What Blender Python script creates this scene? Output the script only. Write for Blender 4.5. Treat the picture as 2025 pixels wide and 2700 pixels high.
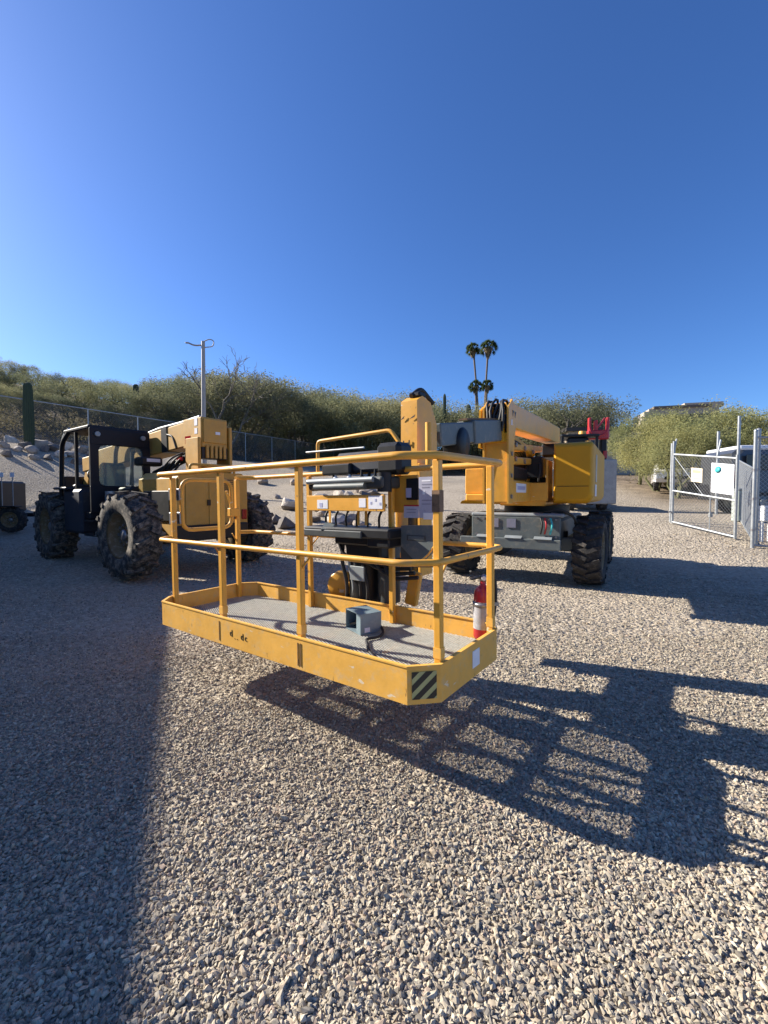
import bpy, bmesh, math, random
import numpy as np
from mathutils import Vector, Matrix, noise

for o in list(bpy.data.objects):
    bpy.data.objects.remove(o)
SC = bpy.context.scene
COL = SC.collection
rad = math.radians

# ------------------------------------------------------------------ camera, sky, sun, exposure
CAM_H, PITCH, FOC = 1.40, 0.039, 1148.36          # focal length in pixels of a 2025 x 2700 frame
cam = bpy.data.cameras.new('camera')
cam.sensor_fit = 'VERTICAL'
cam.sensor_height = 36.0
cam.lens = 36.0 * FOC / 2700.0
cam.clip_start = 0.05
cam.clip_end = 3000
camo = bpy.data.objects.new('camera', cam)
camo.location = (0, 0, CAM_H)
camo.rotation_euler = (rad(90) - PITCH, 0, 0)
COL.objects.link(camo)
SC.camera = camo

SUN_EL = rad(29.0)
SUN_AZ = math.atan2(-0.94, 0.34)                   # compass angle of the sun from +Y, clockwise
world = bpy.data.worlds.new('World')
SC.world = world
world.use_nodes = True
wn = world.node_tree
bg = wn.nodes['Background']
sky = wn.nodes.new('ShaderNodeTexSky')
sky.sky_type = 'NISHITA'
sky.sun_disc = False
sky.sun_elevation = SUN_EL
sky.sun_rotation = SUN_AZ
sky.altitude = 750
sky.air_density = 1.0
sky.dust_density = 1.1
sky.ozone_density = 8.0
hs = wn.nodes.new('ShaderNodeHueSaturation')          # deep blue of a dry morning sky
hs.inputs['Saturation'].default_value = 1.08
hs.inputs['Hue'].default_value = 0.507
wn.links.new(sky.outputs[0], hs.inputs['Color'])
wn.links.new(hs.outputs[0], bg.inputs[0])
bg.inputs[1].default_value = 0.088

sl = bpy.data.lights.new('sun', 'SUN')
sl.energy = 5.0
sl.angle = rad(0.53)
sl.color = (1.0, 0.92, 0.80)
so = bpy.data.objects.new('sun', sl)
sd = Vector((math.sin(SUN_AZ) * math.cos(SUN_EL), math.cos(SUN_AZ) * math.cos(SUN_EL), math.sin(SUN_EL)))
so.rotation_euler = sd.to_track_quat('Z', 'Y').to_euler()
so.location = (-20, 8, 25)
COL.objects.link(so)

SC.view_settings.view_transform = 'Standard'
SC.view_settings.look = 'None'
SC.view_settings.exposure = 1.12
SC.view_settings.gamma = 1.0
SC.view_settings.use_curve_mapping = False


# ------------------------------------------------------------------ helpers
def at(px, py, Y):
    """world point at distance Y in front of the camera that stands at (px, py) of the 2025 x 2700 frame"""
    a, b = (px - 1012.5) / FOC, (1350.0 - py) / FOC
    d = Vector((a, math.cos(PITCH) + b * math.sin(PITCH), -math.sin(PITCH) + b * math.cos(PITCH)))
    d *= Y / d.y
    return Vector((d.x, d.y, d.z + CAM_H))


def tag(o, label=None, cat=None, group=None, kind=None):
    if label: o['label'] = label
    if cat: o['category'] = cat
    if group: o['group'] = group
    if kind: o['kind'] = kind
    return o


def thing(name, loc, rz, label, cat, group=None):
    o = bpy.data.objects.new(name, None)
    o.empty_display_size = 0.2
    o.location = loc
    o.rotation_euler = (0, 0, rz)
    COL.objects.link(o)
    return tag(o, label, cat, group)


def copy_tree(o, parent=None):
    c = o.copy()
    COL.objects.link(c)
    c.parent = parent
    for ch in list(o.children):
        copy_tree(ch, c)
    return c


class MB:
    """collects shapes into one mesh"""
    def __init__(self, M=None):
        self.v, self.f, self.m, self.s = [], [], [], []
        self.M = M or Matrix()
        self.mi = 0

    def add(self, vs, fs, smooth=False):
        n = len(self.v)
        M = self.M
        self.v += [tuple(M @ Vector(p)) for p in vs]
        for f in fs:
            self.f.append(tuple(i + n for i in f))
            self.m.append(self.mi)
            self.s.append(smooth)
        return self

    def bm(self, b, smooth=False):
        b.verts.ensure_lookup_table()
        b.verts.index_update()
        vs = [v.co.copy() for v in b.verts]
        fs = [[v.index for v in f.verts] for f in b.faces]
        b.free()
        return self.add(vs, fs, smooth)

    def box(self, c, s, R=None, bev=0.0, seg=1):
        b = bmesh.new()
        bmesh.ops.create_cube(b, size=1.0)
        for v in b.verts:
            v.co = Vector((v.co.x * s[0], v.co.y * s[1], v.co.z * s[2]))
        if bev > 0:
            bmesh.ops.bevel(b, geom=list(b.edges), offset=min(bev, min(s) * .45), segments=seg, profile=.5, affect='EDGES')
        if R is not None:
            R3 = R.to_3x3() if hasattr(R, 'to_3x3') else R
            for v in b.verts:
                v.co = R3 @ v.co
        for v in b.verts:
            v.co += Vector(c)
        return self.bm(b)

    def beam(self, p0, p1, w, h, up=(0, 0, 1), bev=0.0):
        p0, p1 = Vector(p0), Vector(p1)
        y = (p1 - p0)
        L = y.length
        y.normalize()
        x = y.cross(Vector(up)).normalized()
        z = x.cross(y)
        R = Matrix((x, y, z)).transposed()
        return self.box((p0 + p1) / 2, (w, L, h), R, bev)

    def tube(self, pts, r, n=8, closed=False, cap=True, smooth=True):
        pts = [Vector(p) for p in pts]
        k = len(pts)
        rr = r if isinstance(r, (list, tuple)) else [r] * k
        rings, vs, fs = [], [], []
        t0 = None
        for i in range(k):
            if closed:
                t = (pts[(i + 1) % k] - pts[i - 1])
            else:
                t = pts[min(i + 1, k - 1)] - pts[max(i - 1, 0)]
            t.normalize()
            if t0 is None:
                a = t.orthogonal().normalized()
            else:
                a = (a - t * a.dot(t))
                if a.length < 1e-5: a = t.orthogonal()
                a.normalize()
            t0 = t
            b = t.cross(a)
            for j in range(n):
                w = 2 * math.pi * (j + .5) / n
                vs.append(pts[i] + (a * math.cos(w) + b * math.sin(w)) * rr[i])
        for i in range(k if closed else k - 1):
            for j in range(n):
                i2 = (i + 1) % k
                fs.append((i * n + j, i * n + (j + 1) % n, i2 * n + (j + 1) % n, i2 * n + j))
        self.add(vs, fs, smooth)
        if cap and not closed:
            m = len(vs)
            self.add(vs[:n], [tuple(range(n))[::-1]])
            self.add(vs[m - n:], [tuple(range(n))])
        return self

    def cyl(self, p0, p1, r0, r1=None, n=16, smooth=True):
        return self.tube([p0, p1], [r0, r0 if r1 is None else r1], n, smooth=smooth)

    def extrude(self, poly, vec):
        """closed prism: polygon of 3-d points pushed along vec"""
        k = len(poly)
        P = [Vector(p) for p in poly]
        Q = [p + Vector(vec) for p in P]
        fs = [tuple(range(k))[::-1], tuple(range(k, 2 * k))]
        for i in range(k):
            j = (i + 1) % k
            fs.append((i, j, k + j, k + i))
        return self.add(P + Q, fs)

    def lathe(self, prof, c, ax, n=24, smooth=True):
        """profile of (r, h) turned about the axis ax through c"""
        ax = Vector(ax).normalized()
        a = ax.orthogonal().normalized()
        b = ax.cross(a)
        c = Vector(c)
        vs, fs = [], []
        k = len(prof)
        for j in range(n):
            w = 2 * math.pi * j / n
            d = a * math.cos(w) + b * math.sin(w)
            for r, h in prof:
                vs.append(c + d * r + ax * h)
        for j in range(n):
            j2 = (j + 1) % n
            for i in range(k - 1):
                fs.append((j * k + i, j2 * k + i, j2 * k + i + 1, j * k + i + 1))
        return self.add(vs, fs, smooth)

    def build(self, name, mats, parent=None, world_space=False, loc=None):
        me = bpy.data.meshes.new(name)
        me.from_pydata(self.v, [], self.f)
        if not isinstance(mats, (list, tuple)): mats = [mats]
        for m in mats: me.materials.append(m)
        me.polygons.foreach_set('material_index', self.m)
        me.polygons.foreach_set('use_smooth', self.s)
        b = bmesh.new()
        b.from_mesh(me)
        bmesh.ops.recalc_face_normals(b, faces=list(b.faces))
        b.to_mesh(me)
        b.free()
        me.update()
        o = bpy.data.objects.new(name, me)
        COL.objects.link(o)
        if parent: o.parent = parent
        if loc is not None: o.location = loc
        return o


def fillet(pts, r, seg=4, closed=False):
    """rounds the corners of a polyline"""
    P = [Vector(p) for p in pts]
    k = len(P)
    out = []
    for i in range(k):
        if not closed and (i == 0 or i == k - 1):
            out.append(P[i]); continue
        a, b, c = P[i - 1], P[i], P[(i + 1) % k]
        u, w = (a - b), (c - b)
        q = min(r, u.length * .45, w.length * .45)
        s, e = b + u.normalized() * q, b + w.normalized() * q
        for j in range(seg + 1):
            t = j / seg
            out.append(s * (1 - t) ** 2 + b * 2 * t * (1 - t) + e * t * t)
    return out


# ------------------------------------------------------------------ materials
def mat(name, col, rough=.6, metal=0.0, var=.12, scale=6.0, col2=None, mix=.35, bump=0.0, bscale=60.0, spec=.5,
        col3=None, mix3=.0, scale3=2.0, coat=0.0, chips=None):
    """procedural paint / metal / rubber: base colour with noise variation, dirt of a second colour and a fine bump"""
    m = bpy.data.materials.new(name)
    m.use_nodes = True
    nt = m.node_tree
    N, Lk = nt.nodes, nt.links
    p = N['Principled BSDF']
    p.inputs['Roughness'].default_value = rough
    p.inputs['Metallic'].default_value = metal
    p.inputs['Specular IOR Level'].default_value = spec
    if coat: p.inputs['Coat Weight'].default_value = coat
    tc = N.new('ShaderNodeTexCoord')
    nz = N.new('ShaderNodeTexNoise')
    nz.inputs['Scale'].default_value = scale
    nz.inputs['Detail'].default_value = 6
    nz.inputs['Roughness'].default_value = .65
    Lk.new(tc.outputs['Object'], nz.inputs['Vector'])
    mr = N.new('ShaderNodeMapRange')
    mr.inputs[1].default_value = .3
    mr.inputs[2].default_value = .7
    mr.inputs[3].default_value = 1 - var
    mr.inputs[4].default_value = 1 + var
    Lk.new(nz.outputs[0], mr.inputs[0])
    mul = N.new('ShaderNodeMix'); mul.data_type = 'RGBA'; mul.blend_type = 'MULTIPLY'
    mul.inputs[0].default_value = 1
    mul.inputs[6].default_value = (*col, 1)
    Lk.new(mr.outputs[0], mul.inputs[7])
    out = mul.outputs[2]
    for c2, amt, sc_, seedoff in ((col2, mix, scale * 2.3, 3.7), (col3, mix3, scale3, 9.1)):
        if c2 is None: continue
        n2 = N.new('ShaderNodeTexNoise')
        n2.inputs['Scale'].default_value = sc_
        n2.inputs['Detail'].default_value = 8
        n2.inputs['Roughness'].default_value = .7
        mp = N.new('ShaderNodeMapping')
        mp.inputs['Location'].default_value = (seedoff, seedoff * 1.7, seedoff * .3)
        Lk.new(tc.outputs['Object'], mp.inputs['Vector'])
        Lk.new(mp.outputs[0], n2.inputs['Vector'])
        r2 = N.new('ShaderNodeMapRange')
        r2.inputs[1].default_value = .62 - amt * .3
        r2.inputs[2].default_value = .78 - amt * .2
        r2.inputs[4].default_value = min(1, amt * 2)
        Lk.new(n2.outputs[0], r2.inputs[0])
        mx = N.new('ShaderNodeMix'); mx.data_type = 'RGBA'
        Lk.new(r2.outputs[0], mx.inputs[0])
        Lk.new(out, mx.inputs[6])
        mx.inputs[7].default_value = (*c2, 1)
        out = mx.outputs[2]
    if chips:
        # stretched scratches and small nicks through the paint
        for c2, sc_, st_, lo in ((chips, 34, (1, 1, .35), .70), ((.72, .66, .52), 26, (.35, .35, 1.0), .695)):
            mp = N.new('ShaderNodeMapping'); mp.inputs['Scale'].default_value = st_; mp.inputs['Location'].default_value = (sc_, 2.2, sc_ * .4)
            Lk.new(tc.outputs['Object'], mp.inputs['Vector'])
            n2 = N.new('ShaderNodeTexNoise'); n2.inputs['Scale'].default_value = sc_; n2.inputs['Detail'].default_value = 4
            Lk.new(mp.outputs[0], n2.inputs['Vector'])
            r2 = N.new('ShaderNodeMapRange'); r2.inputs[1].default_value = lo; r2.inputs[2].default_value = lo + .03; r2.inputs[4].default_value = .75
            Lk.new(n2.outputs[0], r2.inputs[0])
            mx = N.new('ShaderNodeMix'); mx.data_type = 'RGBA'
            Lk.new(r2.outputs[0], mx.inputs[0]); Lk.new(out, mx.inputs[6]); mx.inputs[7].default_value = (*c2, 1)
            out = mx.outputs[2]
    Lk.new(out, p.inputs['Base Color'])
    rv = N.new('ShaderNodeMapRange')
    rv.inputs[3].default_value = max(.05, rough - .12)
    rv.inputs[4].default_value = min(1, rough + .15)
    Lk.new(nz.outputs[0], rv.inputs[0])
    Lk.new(rv.outputs[0], p.inputs['Roughness'])
    if bump:
        bn = N.new('ShaderNodeTexNoise')
        bn.inputs['Scale'].default_value = bscale
        bn.inputs['Detail'].default_value = 5
        Lk.new(tc.outputs['Object'], bn.inputs['Vector'])
        bp = N.new('ShaderNodeBump')
        bp.inputs['Strength'].default_value = bump
        bp.inputs['Distance'].default_value = .02
        Lk.new(bn.outputs[0], bp.inputs['Height'])
        Lk.new(bp.outputs[0], p.inputs['Normal'])
    return m


def leaf_mat(name, col, var=.35):
    m = bpy.data.materials.new(name)
    m.use_nodes = True
    N, Lk = m.node_tree.nodes, m.node_tree.links
    p = N['Principled BSDF']
    p.inputs['Roughness'].default_value = .75
    p.inputs['Specular IOR Level'].default_value = .2
    tc = N.new('ShaderNodeTexCoord')
    nz = N.new('ShaderNodeTexNoise'); nz.inputs['Scale'].default_value = 1.3; nz.inputs['Detail'].default_value = 4
    Lk.new(tc.outputs['Object'], nz.inputs['Vector'])
    oi = N.new('ShaderNodeObjectInfo')
    ad = N.new('ShaderNodeMath'); ad.operation = 'ADD'
    Lk.new(nz.outputs[0], ad.inputs[0])
    sc_ = N.new('ShaderNodeMath'); sc_.operation = 'MULTIPLY'; sc_.inputs[1].default_value = .5
    Lk.new(oi.outputs['Random'], sc_.inputs[0])
    Lk.new(sc_.outputs[0], ad.inputs[1])
    cr = N.new('ShaderNodeValToRGB')
    e = cr.color_ramp.elements
    e[0].position = .3; e[1].position = 1.05
    e[0].color = (col[0] * (1 - var) * .95, col[1] * (1 - var * .7), col[2] * (1 - var * .8), 1)
    e[1].color = (col[0] * (1 + var), col[1] * (1 + var * .85), col[2] * (1 + var * .3), 1)
    Lk.new(ad.outputs[0], cr.inputs[0])
    Lk.new(cr.outputs[0], p.inputs['Base Color'])
    tr = N.new('ShaderNodeBsdfTranslucent')
    Lk.new(cr.outputs[0], tr.inputs['Color'])
    mx = N.new('ShaderNodeMixShader'); mx.inputs[0].default_value = .42
    Lk.new(p.outputs[0], mx.inputs[1]); Lk.new(tr.outputs[0], mx.inputs[2])
    Lk.new(mx.outputs[0], N['Material Output'].inputs[0])
    return m


def glass_mat(name, tint, alpha):
    m = bpy.data.materials.new(name)
    m.use_nodes = True
    N, Lk = m.node_tree.nodes, m.node_tree.links
    p = N['Principled BSDF']
    p.inputs['Base Color'].default_value = (*tint, 1)
    p.inputs['Roughness'].default_value = .06
    nz = N.new('ShaderNodeTexNoise'); nz.inputs['Scale'].default_value = 9
    mr = N.new('ShaderNodeMapRange'); mr.inputs[3].default_value = .04; mr.inputs[4].default_value = .16
    Lk.new(nz.outputs[0], mr.inputs[0]); Lk.new(mr.outputs[0], p.inputs['Roughness'])
    tr = N.new('ShaderNodeBsdfTransparent')
    tr.inputs[0].default_value = (.92, .96, .92, 1)
    mx = N.new('ShaderNodeMixShader'); mx.inputs[0].default_value = alpha
    Lk.new(tr.outputs[0], mx.inputs[1]); Lk.new(p.outputs[0], mx.inputs[2])
    Lk.new(mx.outputs[0], N['Material Output'].inputs[0])
    return m


DUST = (.30, .25, .19)
M_YEL = mat('lift_yellow_paint', (.74, .365, .045), .42, 0, .10, 5, (.60, .36, .10), .22, .03, 30, coat=.1, col3=DUST, mix3=.22, scale3=3.0, chips=(.16, .09, .05))
M_YELW = mat('worn_yellow_paint', (.76, .41, .075), .5, 0, .10, 7, (.62, .42, .16), .30, .05, 40, col3=(.50, .42, .28), mix3=.28, scale3=16, chips=(.18, .10, .05))
M_ORANGE = mat('hood_yellow_paint', (.58, .29, .012), .5, 0, .06, 3, (.5, .27, .03), .12, spec=.3)
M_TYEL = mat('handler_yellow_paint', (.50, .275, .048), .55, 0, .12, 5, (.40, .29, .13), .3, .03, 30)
M_GREY = mat('chassis_grey_paint', (.105, .125, .125), .5, 0, .15, 6, DUST, .28)
M_LGREY = mat('light_grey_paint', (.27, .30, .31), .45, .2, .12, 6, DUST, .2)
M_DGREY = mat('dark_grey_plastic', (.045, .052, .052), .5, 0, .15, 8, DUST, .15)
M_BLACK = mat('black_paint', (.010, .011, .013), .45, 0, .2, 6, (.035, .032, .03), .2, spec=.35)
M_CABBLK = mat('cab_black_paint', (.008, .009, .013), .5, 0, .2, 5, (.02, .02, .022), .2, spec=.3)
M_HOSE = mat('hose_rubber', (.015, .015, .016), .55, 0, .2, 20)
M_TYRE = mat('tyre_rubber', (.024, .023, .023), .85, 0, .2, 7, (.17, .14, .11), .36, .25, 50)
M_TYREM = mat('muddy_tyre_rubber', (.03, .029, .028), .9, 0, .2, 5, (.25, .21, .16), .55, .3, 40)
M_RIM = mat('rim_yellow_paint', (.17, .11, .045), .65, 0, .2, 8, DUST, .4)
M_GALV = mat('galvanised_steel', (.34, .36, .37), .42, .55, .15, 12, (.32, .33, .34), .3)
M_STEEL = mat('bare_steel', (.30, .30, .31), .4, .8, .2, 14, (.16, .11, .08), .3)
M_RUSTY = mat('bare_brown_steel', (.22, .13, .07), .7, .2, .25, 16, (.10, .06, .04), .4)
M_MESH = mat('deck_grating_steel', (.42, .42, .38), .6, .15, .2, 30, (.24, .23, .20), .35)
M_WHITE = mat('white_paint', (.78, .78, .76), .4, 0, .05, 4, (.5, .46, .4), .12)
M_STICK = mat('sticker_white', (.75, .76, .80), .5, 0, .06, 18, (.62, .62, .68), .2)
M_STGREY = mat('sticker_grey_print', (.20, .20, .26), .5, 0, .1, 20)
M_STBLUE = mat('sticker_lilac_print', (.40, .42, .60), .5, 0, .1, 20)
M_PAPER = mat('laminated_poster', (.42, .42, .50), .3, 0, .08, 14, (.55, .55, .62), .3)
M_CREAM = mat('cream_sign', (.78, .66, .48), .5, 0, .06, 9)
M_TEAL = mat('teal_print', (.05, .45, .48), .5, 0, .1, 9)
M_RED = mat('red_paint', (.42, .018, .022), .4, 0, .12, 7, (.3, .05, .04), .2, coat=.2)
M_XRED = mat('extinguisher_red', (.40, .015, .02), .35, 0, .06, 9, coat=.4)
M_BLUEG = mat('blue_grey_steel', (.20, .27, .30), .45, .2, .12, 9, (.33, .38, .40), .3)
M_HAZ = mat('hazard_pale_yellow', (.42, .40, .17), .5, 0, .1, 14)
M_INK = mat('black_print', (.012, .012, .012), .5, 0, .2, 30)
M_SEAT = mat('blue_black_plastic', (.018, .022, .034), .55, 0, .2, 6, DUST, .12)
M_PIPE = mat('weathered_pole_steel', (.36, .34, .31), .6, .2, .12, 5, (.26, .22, .18), .25)
M_STUCCO = mat('tan_stucco', (.46, .38, .29), .9, 0, .08, 3, (.38, .31, .24), .25, .2, 30)
M_STUCCOL = mat('pale_stucco', (.62, .55, .45), .9, 0, .08, 3, (.5, .44, .36), .2, .2, 30)
M_ROOFD = mat('dark_roof_trim', (.05, .045, .042), .8, 0, .2, 4)
M_WIN = mat('dark_window_glass', (.02, .025, .03), .12, 0, .2, 3)
M_CONC = mat('concrete', (.36, .34, .31), .9, 0, .12, 4, (.27, .25, .22), .3, .2, 25)
M_CORR = mat('steel_cladding', (.42, .40, .36), .5, .2, .08, 2, (.34, .31, .27), .2)
M_VANGREY = mat('van_grey_paint', (.075, .08, .085), .3, .3, .05, 3, coat=.4)
M_CARW = mat('car_white_paint', (.80, .80, .80), .25, 0, .03, 3, coat=.5)
M_TAIL = mat('red_lens', (.30, .01, .012), .15, 0, .05, 9)
M_SAG = mat('saguaro_skin', (.035, .055, .028), .8, 0, .2, 6, (.07, .075, .05), .3, .2, 30)
M_BARK = mat('grey_bark', (.16, .14, .11), .9, 0, .2, 6, (.075, .065, .05), .35, .3, 30)
M_GBARK = mat('green_bark', (.13, .13, .055), .85, 0, .2, 6, (.10, .085, .055), .4, .2, 30)
M_PALMT = mat('palm_bark', (.13, .105, .085), .9, 0, .2, 5, (.085, .07, .055), .3, .3, 25)
M_SKIRT = mat('dead_fronds', (.20, .15, .085), .9, 0, .3, 4, (.13, .095, .06), .3)
M_LEAF = leaf_mat('palo_verde_leaf', (.235, .232, .138))
M_LEAF2 = leaf_mat('mesquite_leaf', (.165, .166, .108))
M_LEAF3 = leaf_mat('bright_palo_verde_leaf', (.285, .278, .135))
M_PALML = leaf_mat('palm_leaf', (.055, .075, .03))
M_SCRUB = leaf_mat('dry_scrub_leaf', (.15, .125, .075))
M_GLASS = glass_mat('cab_glass', (.55, .62, .56), .2)
M_GLASSD = glass_mat('car_glass', (.02, .025, .03), .75)
M_ROCK = mat('boulder_stone', (.34, .29, .24), .9, 0, .25, 2.5, (.20, .17, .15), .4, .4, 12)
M_ROCKD = mat('dark_boulder_stone', (.13, .115, .105), .9, 0, .25, 2.5, (.22, .19, .16), .35, .4, 12)
M_ROCKP = mat('pale_boulder_stone', (.52, .47, .40), .9, 0, .2, 2.5, (.36, .31, .26), .35, .4, 12)


def ground_mat():
    m = bpy.data.materials.new('gravel_ground')
    m.use_nodes = True
    N, Lk = m.node_tree.nodes, m.node_tree.links
    p = N['Principled BSDF']
    p.inputs['Roughness'].default_value = .95
    p.inputs['Specular IOR Level'].default_value = .15
    tc = N.new('ShaderNodeTexCoord')
    vo = N.new('ShaderNodeTexVoronoi'); vo.inputs['Scale'].default_value = 26; vo.inputs['Randomness'].default_value = 1
    Lk.new(tc.outputs['Object'], vo.inputs['Vector'])
    v2 = N.new('ShaderNodeTexVoronoi'); v2.inputs['Scale'].default_value = 11
    Lk.new(tc.outputs['Object'], v2.inputs['Vector'])
    sep = N.new('ShaderNodeSeparateColor')
    Lk.new(vo.outputs['Color'], sep.inputs[0])
    cr = N.new('ShaderNodeValToRGB')
    e = cr.color_ramp.elements
    e[0].position = 0; e[0].color = (.20, .172, .135, 1)
    e[1].position = 1; e[1].color = (.46, .405, .32, 1)
    k = cr.color_ramp.elements.new(.55); k.color = (.33, .282, .215, 1)
    Lk.new(sep.outputs[0], cr.inputs[0])
    nz = N.new('ShaderNodeTexNoise'); nz.inputs['Scale'].default_value = .55; nz.inputs['Detail'].default_value = 7
    Lk.new(tc.outputs['Object'], nz.inputs['Vector'])
    mr = N.new('ShaderNodeMapRange'); mr.inputs[1].default_value = .35; mr.inputs[2].default_value = .7
    Lk.new(nz.outputs[0], mr.inputs[0])
    # sandy fines between the stones
    mx = N.new('ShaderNodeMix'); mx.data_type = 'RGBA'
    sc_ = N.new('ShaderNodeMath'); sc_.operation = 'MULTIPLY'; sc_.inputs[1].default_value = .6
    Lk.new(mr.outputs[0], sc_.inputs[0]); Lk.new(sc_.outputs[0], mx.inputs[0])
    Lk.new(cr.outputs[0], mx.inputs[6]); mx.inputs[7].default_value = (.43, .365, .285, 1)
    # hillside soil away from the yard
    at_ = N.new('ShaderNodeAttribute'); at_.attribute_name = 'soil'
    n3 = N.new('ShaderNodeTexNoise'); n3.inputs['Scale'].default_value = 1.1; n3.inputs['Detail'].default_value = 9; n3.inputs['Roughness'].default_value = .7
    Lk.new(tc.outputs['Object'], n3.inputs['Vector'])
    c3 = N.new('ShaderNodeValToRGB')
    c3.color_ramp.elements[0].position = .35; c3.color_ramp.elements[0].color = (.10, .075, .05, 1)
    c3.color_ramp.elements[1].position = .68; c3.color_ramp.elements[1].color = (.30, .235, .165, 1)
    Lk.new(n3.outputs[0], c3.inputs[0])
    m2 = N.new('ShaderNodeMix'); m2.data_type = 'RGBA'
    Lk.new(at_.outputs['Fac'], m2.inputs[0]); Lk.new(mx.outputs[2], m2.inputs[6]); Lk.new(c3.outputs[0], m2.inputs[7])
    Lk.new(m2.outputs[2], p.inputs['Base Color'])
    ad = N.new('ShaderNodeMath'); ad.operation = 'MULTIPLY_ADD'; ad.inputs[1].default_value = .8
    Lk.new(v2.outputs[0], ad.inputs[0]); Lk.new(vo.outputs[0], ad.inputs[2])
    bp = N.new('ShaderNodeBump'); bp.inputs['Strength'].default_value = .7; bp.inputs['Distance'].default_value = .03
    bp.invert = True
    Lk.new(ad.outputs[0], bp.inputs['Height'])
    Lk.new(bp.outputs[0], p.inputs['Normal'])
    return m


def pebble_mat():
    m = bpy.data.materials.new('gravel_stone')
    m.use_nodes = True
    N, Lk = m.node_tree.nodes, m.node_tree.links
    p = N['Principled BSDF']
    p.inputs['Roughness'].default_value = .85
    p.inputs['Specular IOR Level'].default_value = .12
    a = N.new('ShaderNodeAttribute'); a.attribute_name = 'stone'
    tc = N.new('ShaderNodeTexCoord')
    nz = N.new('ShaderNodeTexNoise'); nz.inputs['Scale'].default_value = 90; nz.inputs['Detail'].default_value = 3
    Lk.new(tc.outputs['Object'], nz.inputs['Vector'])
    mr = N.new('ShaderNodeMapRange'); mr.inputs[1].default_value = .3; mr.inputs[2].default_value = .7
    mr.inputs[3].default_value = .78; mr.inputs[4].default_value = 1.2
    Lk.new(nz.outputs[0], mr.inputs[0])
    mx = N.new('ShaderNodeMix'); mx.data_type = 'RGBA'; mx.blend_type = 'MULTIPLY'; mx.inputs[0].default_value = 1
    Lk.new(a.outputs['Color'], mx.inputs[6]); Lk.new(mr.outputs[0], mx.inputs[7])
    Lk.new(mx.outputs[2], p.inputs['Base Color'])
    return m


M_GROUND = ground_mat()
M_PEB = pebble_mat()

# ------------------------------------------------------------------ terrain
F0 = Vector((-18.3, 23.0))
FN = Vector((.854, -.52))


def sst(t):
    t = np.clip(t, 0, 1)
    return t * t * (3 - 2 * t)


def zg_np(x, y):
    x = np.asarray(x, float); y = np.asarray(y, float)
    q = np.clip(y - 6.0, 0, 7)
    b = .011 * q * q + .13 * np.clip(y - 13, 0, 16) + .05 * np.clip(y - 29, 0, 200)
    d = (x - F0.x) * FN.x + (y - F0.y) * FN.y
    hill = 4.0 + np.minimum(.27 * np.clip(-d, 0, 60), 12.5) + np.clip(-d - 60, 0, 400) * .02
    t = sst(d / 11.0)
    z = np.where(d < 0, hill, 4.0 * (1 - t) + b * t)
    z = np.where(d < 0, np.maximum(hill, 4.0), z)
    # rise in the middle distance behind the yard and the mound under the hilltop house on the right
    z = z + sst((y - 40) / 24.0) * 5.0 * sst((26 - x) / 16.0) * sst(d / 6.0)
    z = z + 5.2 * np.exp(-(((x - 33) / 11.0) ** 2 + ((y - 47) / 10.0) ** 2))
    z = z + .32 * sst((x - 4.5) / 3.0) * sst((y - 6) / 5.5) * (1 - sst((y - 12.3) / 3.0))
    z = z - 6.0 * sst((y - 110) / 200.0)
    return z


def zg(x, y):
    return float(zg_np(x, y))


xs = np.concatenate([-np.geomspace(900, 62, 12), np.arange(-60, 60.1, 1.0), np.geomspace(62, 900, 12)])
ys = np.concatenate([-np.geomspace(400, 13, 8), np.arange(-12, 112.1, 1.0), np.geomspace(114, 1500, 14)])
gx, gy = np.meshgrid(xs, ys)
gz = zg_np(gx, gy)
nr, nc = gx.shape
me = bpy.data.meshes.new('gravel_yard')
vv = np.stack([gx.ravel(), gy.ravel(), gz.ravel()], 1)
idx = np.arange(nr * nc).reshape(nr, nc)
ff = np.stack([idx[:-1, :-1].ravel(), idx[:-1, 1:].ravel(), idx[1:, 1:].ravel(), idx[1:, :-1].ravel()], 1)
me.from_pydata(vv.tolist(), [], ff.tolist())
me.polygons.foreach_set('use_smooth', [True] * len(ff))
dd = (gx - F0.x) * FN.x + (gy - F0.y) * FN.y
soil = np.maximum(1 - sst((dd + .5) / 3.0), sst((gy - 33) / 6.0))
soil = np.maximum(soil, sst((gx - 9 - .25 * (gy - 16)) / 3.0) * sst((gy - 15.5) / 3.0))
a = me.attributes.new('soil', 'FLOAT', 'POINT')
a.data.foreach_set('value', soil.ravel().astype(np.float32))
me.materials.append(M_GROUND)
me.update()
ground = bpy.data.objects.new('ground', me)
COL.objects.link(ground)
tag(ground, 'grey and tan gravel yard rising to a scrubby desert hillside', kind='structure')


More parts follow.
